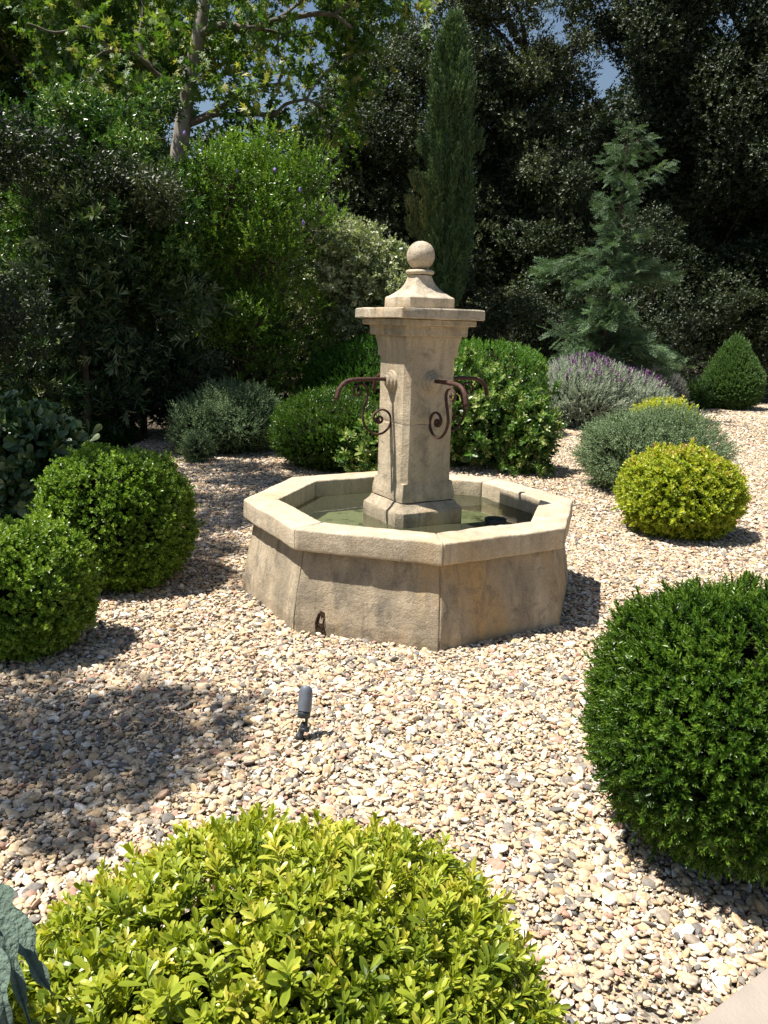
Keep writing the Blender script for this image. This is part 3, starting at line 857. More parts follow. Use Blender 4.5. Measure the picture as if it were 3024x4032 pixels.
# myrtle mounds behind the fountain
M_myl = leafmat('bright_myrtle_leaf', [(.015, .05, .006), (.035, .11, .010), (.08, .20, .018), (.16, .30, .03)], .4, .3)
m_t = [sprig(leaf4(.17, .04), 12, .08, .03, 40, 12, s+80, pairs=False) for s in range(4)]
shrub('myrtle_mound', 'dark green mound behind the fountain rim, left of the pillar', 'shrub', [ball_spec(583, 850, 853, 8.9, 940)], m_t, M_myr, 7500, .9, 'green mounds behind the fountain', .5, .4, (.1, .65), seed=14, lump=.07, coref=.86)
c = ball_spec(655, 930, 742, 11.8, 840)
shrub('myrtle_mound', 'taller glossy green mound behind, its top level with the spouts, left of the pillar', 'shrub', [c], m_t, M_myl, 8500, 1.1, 'green mounds behind the fountain', .6, .35, (.15, .6), seed=15, lump=.07, coref=.86)
c = ball_spec(925, 1178, 742, 12.6, 840)
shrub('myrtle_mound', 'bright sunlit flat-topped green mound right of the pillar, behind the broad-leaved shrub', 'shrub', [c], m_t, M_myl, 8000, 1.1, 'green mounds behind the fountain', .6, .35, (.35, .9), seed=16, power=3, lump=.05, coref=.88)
# broad-leaved shrub right behind the pillar
M_pit = leafmat('broad_leaf', [(.02, .055, .012), (.05, .12, .02), (.11, .21, .035), (.28, .36, .10), (.40, .44, .18)], .3, .25, [0, .3, .6, .85, 1])
pit_t = [sprig(leaf6(.21, .06, (.4, .75), -.12), 9, .10, .065, 55, 14, s+90, pairs=False, stemw=.002, tip=.3) for s in range(6)]
A = ball_spec(880, 1165, 790, 9.3, 900); B = ball_spec(735, 890, 905, 8.35, 960); C_ = ball_spec(1085, 1195, 850, 9.0, 920)
bl = shrub('broad_leaved_shrub', 'loose glossy shrub with oval leaves just behind the pillar, twigs drooping to the right', 'shrub', [(A[0], A[1], A[2], .6, A[4]), (B[0], B[1], B[2], .35, B[4]), (C_[0], C_[1], C_[2], .35, C_[4]*.96)], pit_t, M_pit, 3300, 1.0, None, .4, .7, (.1, .75), seed=17, lump=.17, lf=4, depth=.4, coref=.62, keep=.4, gap=.15)
br_, PP, DD = [], [], []
for pts in ([(1120, 930, 9.1), (1155, 965, 8.9), (1180, 990, 8.8), (1190, 1012, 8.7)], [(1090, 950, 9.0), (1120, 985, 8.8), (1160, 1008, 8.6), (1172, 1022, 8.6)], [(1060, 960, 9), (1080, 1000, 8.7), (1105, 1018, 8.6)], [(1150, 900, 9.1), (1180, 925, 8.9), (1192, 960, 8.8)],
            [(1000, 800, 9.2), (1010, 775, 9.1), (1015, 760, 9.0)], [(1080, 800, 9.2), (1100, 775, 9.2), (1110, 755, 9.1)], [(1130, 830, 9.2), (1155, 800, 9.1), (1170, 790, 9.1)], [(1160, 880, 9.2), (1190, 850, 9.1), (1200, 838, 9.1)], [(760, 960, 8.4), (735, 935, 8.3), (715, 925, 8.2)]):
    C = smooth_path([W(*q) for q in pts], 5); br_.append(tube(C, np.linspace(.006, .002, len(C)), 5)); T = np.gradient(C, axis=0)
    for c_, t_ in zip(C, T): PP += [c_, c_+rng.normal(size=3)*.01]; DD += [nrm(t_[None])[0]*.8 + rng.normal(size=3)*.35]*2
V, F, v = scatter(pit_t, np.array(PP), nrm(np.array(DD)), rng.normal(size=len(PP)), rng.uniform(.55, .85, len(PP)), rng.uniform(.1, .6, len(PP)))
mk('drooping_leaves', V, F, M_pit, bl, v=v)
for V, F in br_: mk('drooping_twig', V, F, M_bark, bl)
# grey shrub left
shrub('grey_leaved_shrub', 'feathery grey-green shrub in shade left of the fountain', 'shrub', [ball_spec(395, 615, 840, 10.0, 910), ball_spec(375, 470, 880, 9.7, 930), ball_spec(398, 452, 945, 9.2, 970)], grey_t, M_grey, 7500, 1.25, None, .5, .5, (.1, .6), seed=18, lump=.12, lf=5, depth=.22, coref=.8)
# left group
M_dark = leafmat('dark_glossy_leaf', [(.012, .03, .010), (.025, .06, .018), (.05, .10, .03), (.16, .22, .09), (.3, .36, .2)], .32, .2, [0, .35, .7, .9, 1])
big_t = [sprig(leaf_fine(.24, .05, -.15), 7, .11, .10, 60, 14, s+100, pairs=False, stemw=.003, tip=.3) for s in range(5)]
shrub('broad_leaved_shrub', 'dark shrub with large round leaves at the left edge above the clipped box balls', 'shrub', [ball_spec(-90, 165, 880, 6.9, 990), ball_spec(-20, 175, 905, 6.6, 990)], big_t, M_dark, 1100, 1.0, None, .4, .6, (.1, .85), seed=19, lump=.12, depth=.25, coref=.78)
shrub('low_ball_shrub', 'low dark green mound behind the large clipped box ball', 'shrub', [ball_spec(150, 295, 905, 10.9, 950)], m_t, M_myl, 3500, .8, None, .4, .4, (.0, .4), seed=20, coref=.86)

# ------------------------------------------------------------------ near lime-green shrub
M_lime = leafmat('lime_leaf', [(.045, .090, .012), (.14, .20, .018), (.30, .36, .032), (.42, .465, .055), (.53, .49, .08)], .32, .38, [0, .25, .5, .82, 1], spec=.5, tint=(1.15, 1.2, .3))
lime_t = [sprig(leaf_fine(.165, .05, c_), n_, .033, .0265, 54, 13, s+120, pairs=False, stemw=.0011, tip=.25) for s, (c_, n_) in enumerate([(-.1, 12), (-.2, 11), (-.02, 13), (-.15, 10), (-.3, 12), (.05, 12), (-.1, 14), (-.2, 9)])]
lx, ly = W(602, 1990, 1.30)[:2]
def lime_tip(X, nr): return .10*lumps(31, 12, 7)(X*1.0) + .06*nr[:, 2]
rt = shrub('lime_green_shrub', 'big lime-green glossy-leaved shrub in the foreground at the bottom', 'shrub', [(lx, ly, .51, .50, .465)], lime_t, M_lime, 8000, 1.0, None, .5, .45, (.1, .8), seed=21, lump=.055, lf=5, depth=.2, coref=.70, gap=.04, szj=.3, tipfn=lime_tip, power=2.0, keep=.4)
# some longer, darker old leaves among the shoots
X, nr = ell_points(1150, 555, .50, .49, .26, .21, .09, 5, .05, depth=.16)
D = nrm(nr + rng.normal(size=X.shape)*.6 + np.array([0, 0, .2]))
V, F, v = scatter([leaf_fine(.19, .05, -.25), leaf_fine(.17, .07, -.1)], X+np.array([lx, ly, 0]), D, rng.normal(size=len(X))*.5, rng.uniform(.022, .047, len(X)), rng.uniform(.0, .45, len(X)))
mk('old_leaves', V, F, M_lime, rt, v=v)

# dry leaf caught at the bottom of the lime shrub
dl_ = W(980, 2190, 1.34)
dr = empty('dry_leaf', tuple(dl_), 'dry brown curled leaf caught in the lime-green shrub at the bottom', 'leaf')
V, F, v = leaf_fine(.3, .12, -.3, (0, .7, 1, .9, .5, 0))
M_dry = plain('dry_leaf', (.28, .16, .07), .7, .3, 60, .4)
M3 = frames(np.array([[.75, .15, -.15]]), np.array([.3]))[0]
mk('leaf_blade', (V*.07)@M3.T + dl_, F, M_dry, dr, smooth=True)

# ------------------------------------------------------------------ thistle-like plant bottom left
M_card = plain('silver_leaf', (.105, .15, .115), .8, .3, 30, .3, 1.0, 110)
cb = W(-230, 2150, 1.25); cb[2] = 0
cr = empty('cardoon_plant', (cb[0], cb[1], 0), 'silvery grey-green plant with long jagged leaves at the bottom left corner', 'plant')
def lobed_leaf(path, wid, nl, seed):
    r = np.random.default_rng(seed); C = smooth_path(path, 26); n = len(C)
    T = nrm(np.gradient(C, axis=0)); side = nrm(np.cross(T, np.tile([0, 0, 1.0], (n, 1)))); nn_ = np.cross(side, T)
    V = []; F = []
    for i in range(n):
        t = i/(n-1); env = math.sin(math.pi*min(1, t*.93+.06))**.7
        taper = 1.0 if t < .45 else max(.0, 1-(t-.45)/.55)**1.25
        env = min(1, .35+t*2.2)*taper
        saw = (t*nl+seed*.37) % 1.0
        lob = max(0, math.sin(math.pi*min(1, saw*1.25)))**.8
        ww = wid*(.62*env+.38*env**.5*lob)+.0012
        T_w = .9*lob*env
        b_ = side[i]
        sweep = T[i]*ww*T_w
        wav = .10*wid*math.sin(t*23+seed)
        V += [C[i]-b_*ww+sweep+nn_[i]*(ww*.3+wav), C[i]-b_*ww*.5+sweep*.4+nn_[i]*ww*.18, C[i]-nn_[i]*.004, C[i]+b_*ww*.5+sweep*.4+nn_[i]*ww*.18, C[i]+b_*ww+sweep+nn_[i]*(ww*.3-wav)]
    for i in range(n-1):
        for j in range(4): F.append((i*5+j, i*5+j+1, i*5+6+j, i*5+5+j))
    return V, F
tips = [([(-170, 1990, 1.20), (-70, 1940, 1.17), (20, 1985, 1.13), (70, 2080, 1.08), (116, 2150, 1.05)], .038),
        ([(-170, 2000, 1.15), (-60, 1950, 1.10), (10, 2020, 1.05), (40, 2130, 1.01), (72, 2240, .97)], .022),
        ([(-170, 1990, 1.22), (-80, 1920, 1.26), (0, 1950, 1.26), (60, 2020, 1.24), (85, 2120, 1.20)], .026),
        ([(-170, 2020, 1.15), (-90, 1990, 1.08), (-20, 2060, 1.02), (10, 2180, .97), (25, 2300, .95)], .026),
        ([(-190, 1990, 1.2), (-260, 1960, 1.2), (-330, 2040, 1.2), (-370, 2160, 1.2)], .08),
        ([(-190, 1990, 1.2), (-210, 1920, 1.35), (-220, 1880, 1.5), (-230, 1900, 1.65)], .08)]
hub = W(-200, 2010, 1.2)
for i, (pp, wd) in enumerate(tips):
    P = [np.array([cb[0], cb[1], .02]), (np.array([cb[0], cb[1], .05])*.4 + W(*pp[0])*.6)] + [W(*q) for q in pp]
    V, F = lobed_leaf(P, wd, 6, i)
    mk('leaf', V, F, M_card, cr, smooth=True)

# ------------------------------------------------------------------ trees
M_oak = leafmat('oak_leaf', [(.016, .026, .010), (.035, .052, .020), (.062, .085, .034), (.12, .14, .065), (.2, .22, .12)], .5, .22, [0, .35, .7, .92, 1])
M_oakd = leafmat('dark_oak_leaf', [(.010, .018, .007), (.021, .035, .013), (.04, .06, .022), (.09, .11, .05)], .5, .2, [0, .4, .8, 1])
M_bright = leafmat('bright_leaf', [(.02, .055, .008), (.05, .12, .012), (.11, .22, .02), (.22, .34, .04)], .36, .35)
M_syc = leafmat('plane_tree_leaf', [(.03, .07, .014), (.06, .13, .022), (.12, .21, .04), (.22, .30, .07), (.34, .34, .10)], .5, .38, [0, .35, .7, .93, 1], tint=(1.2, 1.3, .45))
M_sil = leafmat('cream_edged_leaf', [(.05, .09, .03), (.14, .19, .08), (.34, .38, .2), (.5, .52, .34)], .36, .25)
M_bkdark = plain('oak_bark', (.06, .048, .038), .95, .1, 10, .5, .9, 18)
M_bough = plain('bough_bark', (.13, .112, .09), .9, .2, 6, .45, .6, 16)
M_bkpale = plain('plane_tree_bark', (.24, .215, .18), .9, .2, 5, .45, .5, 14)
tw4 = [sprig(leaf4(.3, .08), 7, .16, .075, 60, 22, s+140, pairs=False) for s in range(6)]
def tree(name, label, cat, base, trunk_pts, trunk_r, clumps, tpls, mat, bark, n_per_m2, size=1.0, group=None, vb=(.1, .7), seed=0, sub=9, up=.25, jit=.7, limbs=True, squash=.75, corefrac=0.0, limbr=.05, droop=0.0, limbmin=-1.0):
    """clumps: (x, y, z, r). Each is broken into smaller leafy puffs"""
    r = np.random.default_rng(seed)
    rt = empty(name, (base[0], base[1], 0), label, cat, group)
    T = smooth_path([np.array(p, float) for p in trunk_pts], 8)
    V, F = tube(T, np.linspace(trunk_r, trunk_r*.45, len(T)), 16)
    V = rough_up(V, .03*min(1, trunk_r*4), 2.0, .012*min(1, trunk_r*4), 9)
    mk('trunk', V, F, bark, rt, smooth=True)
    out = []; lim = []; cor = []
    for ci, (x, y, z, rad) in enumerate(clumps):
        c = np.array([x, y, z])
        if limbs and z > limbmin:
            ts = T[np.argmin(np.abs(T[:, 2] - max(T[0, 2]+.5, z - np.linalg.norm(c[:2]-T[-1, :2])*.6 - .3)))]
            mid = ts*.5+c*.5 + r.normal(size=3)*.15*rad + np.array([0, 0, .1])
            lim.append(tube(smooth_path([ts, mid, c], 4), np.linspace(limbr*1.3, limbr*.3, 9), 7))
            for q in range(3):
                e_ = c + r.normal(size=3)*rad*.55; lim.append(tube(smooth_path([mid*.4+c*.6, (mid+e_)/2+r.normal(size=3)*.08, e_], 3), np.linspace(limbr*.5, limbr*.12, 7), 5))
        for q in range(sub):
            d = nrm(r.normal(size=(1, 3)))[0]; d[2] = d[2]*.8+.1
            pc = c + d*rad*r.uniform(.35, .8); pr = rad*r.uniform(.3, .5)
            n = int(n_per_m2*4*pr*pr*3.1)
            dd = nrm(r.normal(size=(n, 3)))
            X = pc + dd*(pr*(1-.45*r.random(n)**1.5))[:, None]*np.array([1, 1, squash])
            nr = dd
            to = nrm(CAM[None]-X); fc = (to*nrm(X-c)).sum(1)
            k = (fc > -.55) | (r.random(n) < .3)
            X, nr = X[k], nr[k]
            D = nrm(nr*.8 + np.array([0, 0, up-droop]) + r.normal(size=X.shape)*jit)
            out.append((X, D, np.clip(r.uniform(vb[0], vb[1])+r.uniform(-.25, .25, len(X)), 0, 1)))
            if corefrac:
                cv, cf = core(pr*corefrac, pr*corefrac, pr*corefrac*squash, 0, seed+q, 1.0)
    X = np.concatenate([o_[0] for o_ in out]); D = np.concatenate([o_[1] for o_ in out]); v = np.concatenate([o_[2] for o_ in out])
    k = X[:, 2] > .05; X, D, v = X[k], D[k], v[k]
    V, F, v = scatter(tpls, X, D, r.normal(size=len(X))*.9, size*r.uniform(.7, 1.25, len(X)), v)
    mk('crown', V, F, mat, rt, v=v)
    if lim:
        V, F, _ = join(lim); mk('limb', V, F, bark, rt, smooth=True)
    return rt
def fill(px0, px1, y0, y1, d, rad, n, seed, dj=1.2, test=None):
    """clump centres spread through the part of the wood seen between these bearings"""
    r = np.random.default_rng(seed); out = []; tries = 0
    while len(out) < n and tries < 8000:
        tries += 1
        x, y = r.uniform(px0, px1), r.uniform(y0, y1)
        if test and not test(x, y): continue
        c = W(x, y, d + r.uniform(-dj, dj))
        if c[2] < .3: continue
        if any(np.linalg.norm(c-np.array(o_[:3])) < rad*.8 for o_ in out) : 
            if r.random() < .85: continue
        out.append((*c, rad*r.uniform(.75, 1.25)))
    return out
def tb(px, d): p_ = W(px, 900, d); return np.array([p_[0], p_[1], 0])

# oaks at the back
b = tb(1560, 23.5)
def t_right(x, y):
    if x < 1260 and y < 180: return False
    if 1290 < x < 1365 and 130 < y < 260: return False
    return True
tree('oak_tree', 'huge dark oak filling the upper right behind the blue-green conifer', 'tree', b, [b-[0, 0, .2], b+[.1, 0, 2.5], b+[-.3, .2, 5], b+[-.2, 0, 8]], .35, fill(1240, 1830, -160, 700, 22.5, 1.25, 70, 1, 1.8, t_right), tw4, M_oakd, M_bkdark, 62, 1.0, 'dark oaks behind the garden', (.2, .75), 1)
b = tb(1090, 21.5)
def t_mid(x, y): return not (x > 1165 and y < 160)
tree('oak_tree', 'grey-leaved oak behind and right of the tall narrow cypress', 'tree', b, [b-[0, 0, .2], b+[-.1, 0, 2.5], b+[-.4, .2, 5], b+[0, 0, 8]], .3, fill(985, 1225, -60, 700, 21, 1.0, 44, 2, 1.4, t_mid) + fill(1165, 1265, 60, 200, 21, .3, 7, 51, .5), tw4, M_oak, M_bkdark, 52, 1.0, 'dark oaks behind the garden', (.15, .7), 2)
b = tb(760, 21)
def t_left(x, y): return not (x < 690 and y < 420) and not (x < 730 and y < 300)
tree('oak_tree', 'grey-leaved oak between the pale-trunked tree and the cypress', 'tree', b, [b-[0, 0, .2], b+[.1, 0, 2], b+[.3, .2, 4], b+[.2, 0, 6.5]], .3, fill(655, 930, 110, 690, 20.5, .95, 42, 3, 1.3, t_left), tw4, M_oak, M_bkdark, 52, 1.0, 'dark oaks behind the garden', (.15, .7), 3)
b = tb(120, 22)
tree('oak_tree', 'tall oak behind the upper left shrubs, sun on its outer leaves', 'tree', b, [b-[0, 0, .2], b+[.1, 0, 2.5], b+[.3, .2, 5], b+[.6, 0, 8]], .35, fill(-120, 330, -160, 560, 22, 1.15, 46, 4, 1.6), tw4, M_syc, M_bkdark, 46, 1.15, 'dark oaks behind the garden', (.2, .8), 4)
# wood far behind, one mass
wood = []
for X0, X1, Y0, Y1, D0, n, s in ((-150, 640, 420, 720, 30, 40, 5), (600, 1150, 400, 700, 30, 34, 6), (1150, 1800, 300, 700, 30, 44, 7)):
    wood += fill(X0, X1, Y0, Y1, D0, 1.9, n, s, 2)
r = np.random.default_rng(5); out = []
for x, y, z, rad in wood:
    n = 1500; dd = nrm(r.normal(size=(n, 3))); X = np.array([x, y, z]) + dd*rad*(1-.3*r.random((n, 1)))
    out.append(X)
X = np.concatenate(out); X = X[X[:, 2] > .1]
V, F, v = scatter(tw4[:3], X, nrm(r.normal(size=X.shape)), r.normal(size=len(X)), r.uniform(1.6, 2.6, len(X)), r.uniform(.1, .6, len(X)))
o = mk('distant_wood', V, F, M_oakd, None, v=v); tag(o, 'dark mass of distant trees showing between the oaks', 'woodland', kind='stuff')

# pale-trunked plane tree
sb = W(385, 280, 15.5); b = np.array([sb[0]-.25, sb[1], 0])
star_t = [sprig(star(), n_, .42, .17, 70, 25, s+160, pairs=False, droop=.5, stemw=.004, tip=.35) for s, n_ in enumerate((6, 7, 5, 8))]
tp = [b-[0, 0, .2], b+[-.1, 0, 2.0], W(392, 290, 15.5), W(410, 170, 15.5), W(432, 60, 15.5), W(448, -40, 15.5), W(470, -200, 15.5)]
def t_syc(x, y):
    if 395 < x < 470 and 0 < y < 260: return False
    if 560 < x < 640 and 60 < y < 320 and (x*7+y*3) % 5 < 4: return False
    return True
def near_trunk(c):
    return False
cl = fill(40, 380, -130, 230, 16.6, .6, 26, 8, .8) + fill(400, 560, -130, 150, 17.2, .5, 12, 41, .5) + fill(480, 900, -140, 30, 15.0, .42, 18, 42, .8) + fill(180, 370, 40, 200, 15.0, .3, 10, 46, .5) + fill(640, 900, 20, 110, 15.6, .42, 13, 43, .8)
cl += fill(300, 540, -60, 210, 14.8, .26, 12, 47, .3) + fill(230, 400, 130, 280, 17, .45, 9, 9, .5) + fill(490, 660, 10, 330, 15.3, .30, 27, 10, .8) + fill(640, 780, 110, 320, 16, .36, 13, 44, .8)
tree('plane_tree', 'tall tree with pale leaning trunk and star-shaped leaves at the upper left', 'tree', b, tp, .175, cl, star_t, M_syc, M_bkpale, 11, .80, None, (.1, .8), 11, sub=7, up=-.2, jit=.8, squash=.9, limbs=False)
pl_root = [o_ for o_ in bpy.data.objects if o_.name.startswith('plane_tree') and o_.type == 'EMPTY'][0]
for pts, r0 in (([(405, 262, 15.5), (450, 245, 15.4), (500, 220, 15.3), (545, 188, 15.2), (590, 185, 15.1), (620, 180, 15.0)], .09),
                ([(398, 275, 15.5), (450, 252, 15.3), (520, 248, 15.1), (590, 246, 15.0), (620, 225, 14.9), (660, 215, 14.8), (700, 232, 14.7)], .075),
                ([(425, 80, 15.5), (470, 55, 15.3), (540, 62, 15.1), (600, 45, 15.0), (650, 35, 14.9), (720, 35, 14.7), (760, 60, 14.6)], .10),
                ([(395, 240, 15.5), (370, 190, 15.4), (330, 150, 15.3), (290, 115, 15.2), (240, 110, 15.0), (200, 130, 15)], .08),
                ([(600, 185, 15.1), (612, 140, 15.0), (600, 90, 14.9), (640, 60, 14.9)], .04),
                ([(330, 150, 15.3), (300, 90, 15.4), (310, 20, 15.5), (290, -60, 15.6)], .05),
                ([(240, 110, 15), (190, 60, 15.1), (120, 70, 15.3), (60, 50, 15.4)], .035),
                ([(720, 35, 14.7), (760, 5, 14.8), (830, -20, 14.9), (900, -60, 15)], .05),
                ([(600, 45, 15), (660, -10, 15.1), (700, -80, 15.2)], .05),
                ([(560, 62, 15.1), (640, 78, 15.3), (690, 75, 15.4), (760, 110, 15.6)], .035),
                ([(660, 215, 14.8), (690, 170, 15), (740, 130, 15.2), (800, 110, 15.4)], .03)):
    P = smooth_path([W(*q) for q in pts], 6)
    V, F = tube(P, np.linspace(r0*.72, r0*.25, len(P)), 10); V = rough_up(V, .03, 3, .01, 12)
    o = mk('bough', V, F, M_bough, pl_root, smooth=True)

# left dark tree that shades the gravel; its crown reaches out over the court beyond the frame
b = np.array([-5.6, 1.6, 0.0])
shade = [(-4.7, 2.6, 4.0, .8), (-5.0, 1.2, 4.6, .9), (-4.5, 3.0, 3.0, .7), (-4.1, 2.9, 2.0, .7), (-4.4, 3.7, 1.4, .7), ]
shade += [(-5.0, .2, 4.4, .8), (-4.9, -.7, 4.0, .8)]
# boughs placed where their shade falls on the court: shadow point + sun direction * height
sv = np.array([math.cos(SUN_AZ), math.sin(SUN_AZ)])/math.tan(SUN_EL)
for gx_, gy_, h_, r_ in ((-1.8, 5.3, 3.0, .55), (-2.6, 5.1, 3.0, .6), (-3.2, 4.6, 3.1, .6), (-1.55, 2.4, 5.6, .62), (-1.5, 3.3, 6.4, .60), (-2.0, 3.9, 6.6, .6), (-1.5, 1.55, 5.4, .48), (-1.45, .75, 5.0, .40), (-1.35, .1, 4.9, .34), (-2.6, 2.2, 5.6, .7), (-2.7, 1.0, 5.0, .6),
                        (-1.75, -1.9, 4.4, .5), (-1.3, -1.95, 4.6, .42), (-.98, -2.12, 4.8, .34), (-.82, -1.78, 4.6, .2), (-2.1, -2.4, 4.2, .5), (-1.35, -2.45, 4.4, .24), (-1.05, -1.55, 4.5, .14), (-2.2, -1.7, 4.2, .36), (-1.0, -2.55, 4.8, .14)):
    shade.append((gx_+sv[0]*h_, gy_+sv[1]*h_, h_, r_*1.05))
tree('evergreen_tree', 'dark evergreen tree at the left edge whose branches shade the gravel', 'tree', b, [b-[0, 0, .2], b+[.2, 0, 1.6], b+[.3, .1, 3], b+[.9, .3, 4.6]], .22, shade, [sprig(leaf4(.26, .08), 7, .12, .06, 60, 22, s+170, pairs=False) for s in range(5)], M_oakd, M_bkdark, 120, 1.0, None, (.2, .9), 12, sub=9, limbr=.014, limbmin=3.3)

# tall shrubs left, back
t_sh = [sprig(leaf6(.2, .06), 8, .12, .06, 55, 18, s+180, pairs=False, stemw=.002) for s in range(5)]
b = tb(250, 11.5)
cl = fill(20, 400, 215, 600, 11.4, .40, 80, 13, .7, lambda x, y: y > 225 + 35*math.sin(x/33.) + max(0, x-300)*.8) + fill(0, 380, 560, 900, 11.9, .5, 36, 14, .6)
tree('tall_shrub', 'tall dense shrub with shiny mid-green leaves at the far left, beside the yellow-green one', 'shrub', b, [b-[0, 0, .1], b+[0, 0, 1.2], b+[.1, 0, 2.4], b+[.1, 0, 3.4]], .07, cl, t_sh, M_pit, M_bark, 75, .95, None, (.0, .6), 13, sub=6, limbr=.02, jit=.8)
b = tb(520, 12)
def t_dur(x, y): return y > 290 + (abs(x-500)/200.)**2*110
cl = fill(370, 700, 285, 720, 11.8, .34, 84, 15, .6, t_dur) + fill(380, 700, 700, 850, 12.2, .5, 14, 16, .6)
du = tree('tall_shrub', 'upright yellow-green sunlit shrub with a few violet flowers, under the pale trunk', 'shrub', b, [b-[0, 0, .1], b+[0, 0, 1.2], b+[-.1, 0, 2.2], b+[-.3, 0, 3.2]], .05, cl, [sprig(leaf6(.2, .06), 9, .14, .045, 45, 16, s+190, pairs=False, stemw=.002) for s in range(5)], M_bright, M_bark, 62, 1.0, None, (.35, .95), 14, sub=6, up=.9, jit=.5, limbr=.016, squash=1.0)
M_vio = plain('violet_flower', (.30, .20, .55), .7, .2, 60, .3)
P = np.array([W(x_, y_, 11.1) for x_, y_ in ((398, 288), (512, 368), (594, 367), (648, 410), (655, 482))])
for p_ in P:
    V, F = tube([p_+np.array([0, 0, h_]) for h_ in (-.03, -.02, -.005, .01, .025, .035)], [.006, .014, .018, .016, .010, .004], 9)
    mk('flower_cluster', rough_up(V, .012, 60, .006, 120), F, M_vio, du)
# cream-edged shrub
b = tb(780, 12.6)
cl = fill(690, 875, 500, 690, 12.4, .40, 26, 17, .45, lambda x, y: y > 500 + (abs(x-760)/110.)**2*90) + fill(640, 900, 640, 800, 12.8, .45, 14, 18, .5)
tree('variegated_shrub', 'shrub with cream-edged pale leaves left of the ball finial', 'shrub', b, [b-[0, 0, .1], b+[0, 0, .8], b+[0, 0, 1.6], b+[0, 0, 2.2]], .05, cl, [sprig(leaf6(.26, .07), 7, .11, .06, 60, 18, s+200, pairs=False, stemw=.002) for s in range(4)], M_sil, M_bark, 62, 1.0, None, (.15, .95), 15, sub=6, limbr=.016, up=.4)
# narrow-leaved shrub
b = tb(190, 10.6)
nl = [sprig(leaf6(.09, .03, (.35, .7), -.15), 12, .22, .14, 45, 14, s+210, pairs=False, stemw=.003, droop=.1) for s in range(4)]
cl = fill(110, 260, 430, 640, 10.2, .33, 11, 19, .3) + fill(-40, 420, 600, 900, 10.9, .5, 34, 20, .4)
tree('narrow_leaved_shrub', 'dark shrub with long narrow pale-edged leaves at the left, in front of the tall ones', 'shrub', b, [b-[0, 0, .1], b+[0, 0, .8], b+[0, 0, 1.5], b+[0, 0, 2.2]], .05, cl, nl, M_dark, M_bark, 22, .9, None, (.1, .9), 16, sub=6, limbr=.012, up=.5, limbs=False)
# dark understorey; the first shrub is added to darken a gap
for i, (x0, x1, y0, y1, d_, n_, lb) in enumerate(((180, 440, 800, 925, 11.3, 26, 'low dark shrub added to fill the deep shade behind the feathery grey shrub'), (380, 700, 700, 900, 12.9, 18, 'dark unlit shrub at the foot of the yellow-green tall shrub'), (860, 1140, 560, 830, 16.5, 22, 'dark shrub at the foot of the cypress, right of the finial'), (1120, 1480, 640, 850, 17.6, 26, 'dark green shrub under the blue-green conifer, behind the lavender'), (1430, 1760, 660, 800, 21.5, 22, 'grey-green bushy shrub behind the sunlit cone at the right edge'))):
    b = tb((x0+x1)/2, d_)
    tree('understorey_shrub', lb, 'shrub', b, [b-[0, 0, .1], b+[0, 0, .6], b+[0, 0, 1.2], b+[0, 0, 1.5]], .05, fill(x0, x1, y0, y1, d_, .5+.15*(i > 2), n_, 30+i, .6), tw4 if i > 1 else t_sh, M_oak if i in (2, 4) else M_oakd, M_bark, 60, .9, 'shrubs in the shade of the trees', (.1, .7), 30+i, sub=6, limbr=.02)

# ------------------------------------------------------------------ tall narrow cypress
M_cyp = leafmat('cypress_leaf', [(.04, .075, .028), (.08, .14, .05), (.14, .215, .08), (.26, .28, .085), (.38, .32, .10)], .6, .15, [0, .35, .62, .88, 1])
def plume(seed):
    r = np.random.default_rng(seed); P = []; D = []; S = []
    for i in range(26):
        t = r.random(); P.append((r.normal()*.012, t*.26, r.normal()*.012)); s_ = .09*(1-.5*t)
        D.append((r.normal()*.38, 1, r.normal()*.38)); S.append(s_)
    return scatter([leaf4(.11, .02)], np.array(P), nrm(np.array(D)), r.uniform(0, 6, 26), np.array(S), r.uniform(-.1, .1, 26))
plumes = [plume(s) for s in range(6)]
cb_ = W(948, 850, 15.5); cyx, cyy = cb_[0], cb_[1]
rt = empty('cypress_tree', (cyx, cyy, 0), 'tall narrow columnar cypress directly behind the fountain finial', 'tree')
Vt, Ft = tube([(cyx, cyy, -.1), (cyx+.03, cyy, 2), (cyx, cyy, 5), (cyx, cyy, 7)], [.09, .07, .04, .015], 10); mk('trunk', Vt, Ft, M_bkdark, rt)
Ht = W(962, 62, 15.5)[2]
N = 8500
z = rng.uniform(.25, 1, N)**.9*Ht; t = z/Ht
rad = .315*np.clip((1-t)/.20, 0, 1)**.6*(.9+.1*np.clip(t/.35, 0, 1))
th_ = rng.uniform(0, 6.28, N)
Lc = lumps(901, 14, 1.0)
q = np.stack([np.cos(th_)*4.2, np.sin(th_)*4.2, z*2.6], 1)
lum = Lc(q)
rr = rad*(1+.34*lum)*(1-.35*rng.random(N)**1.7)
X = np.stack([cyx+rr*np.cos(th_), cyy+rr*np.sin(th_), z], 1)
# loose side boughs
for (px_, py_, m_) in ((915, 330, 110), (885, 455, 110), (1035, 318, 110), (1005, 345, 80), (895, 400, 90), (890, 500, 110)):
    e_ = W(px_, py_, 15.5); s0 = np.array([cyx, cyy, e_[2]-.5]); tt = rng.random(m_)[:, None]**.7
    X = np.vstack([X, s0+(e_-s0)*tt + rng.normal(size=(m_, 3))*.04]); th_ = np.concatenate([th_, np.full(m_, math.atan2(e_[1]-cyy, e_[0]-cyx))]); lum = np.concatenate([lum, np.full(m_, .2)])
n_all = len(X)
D = nrm(np.stack([np.cos(th_)*.26, np.sin(th_)*.26, np.ones(n_all)], 1) + rng.normal(size=(n_all, 3))*.17)
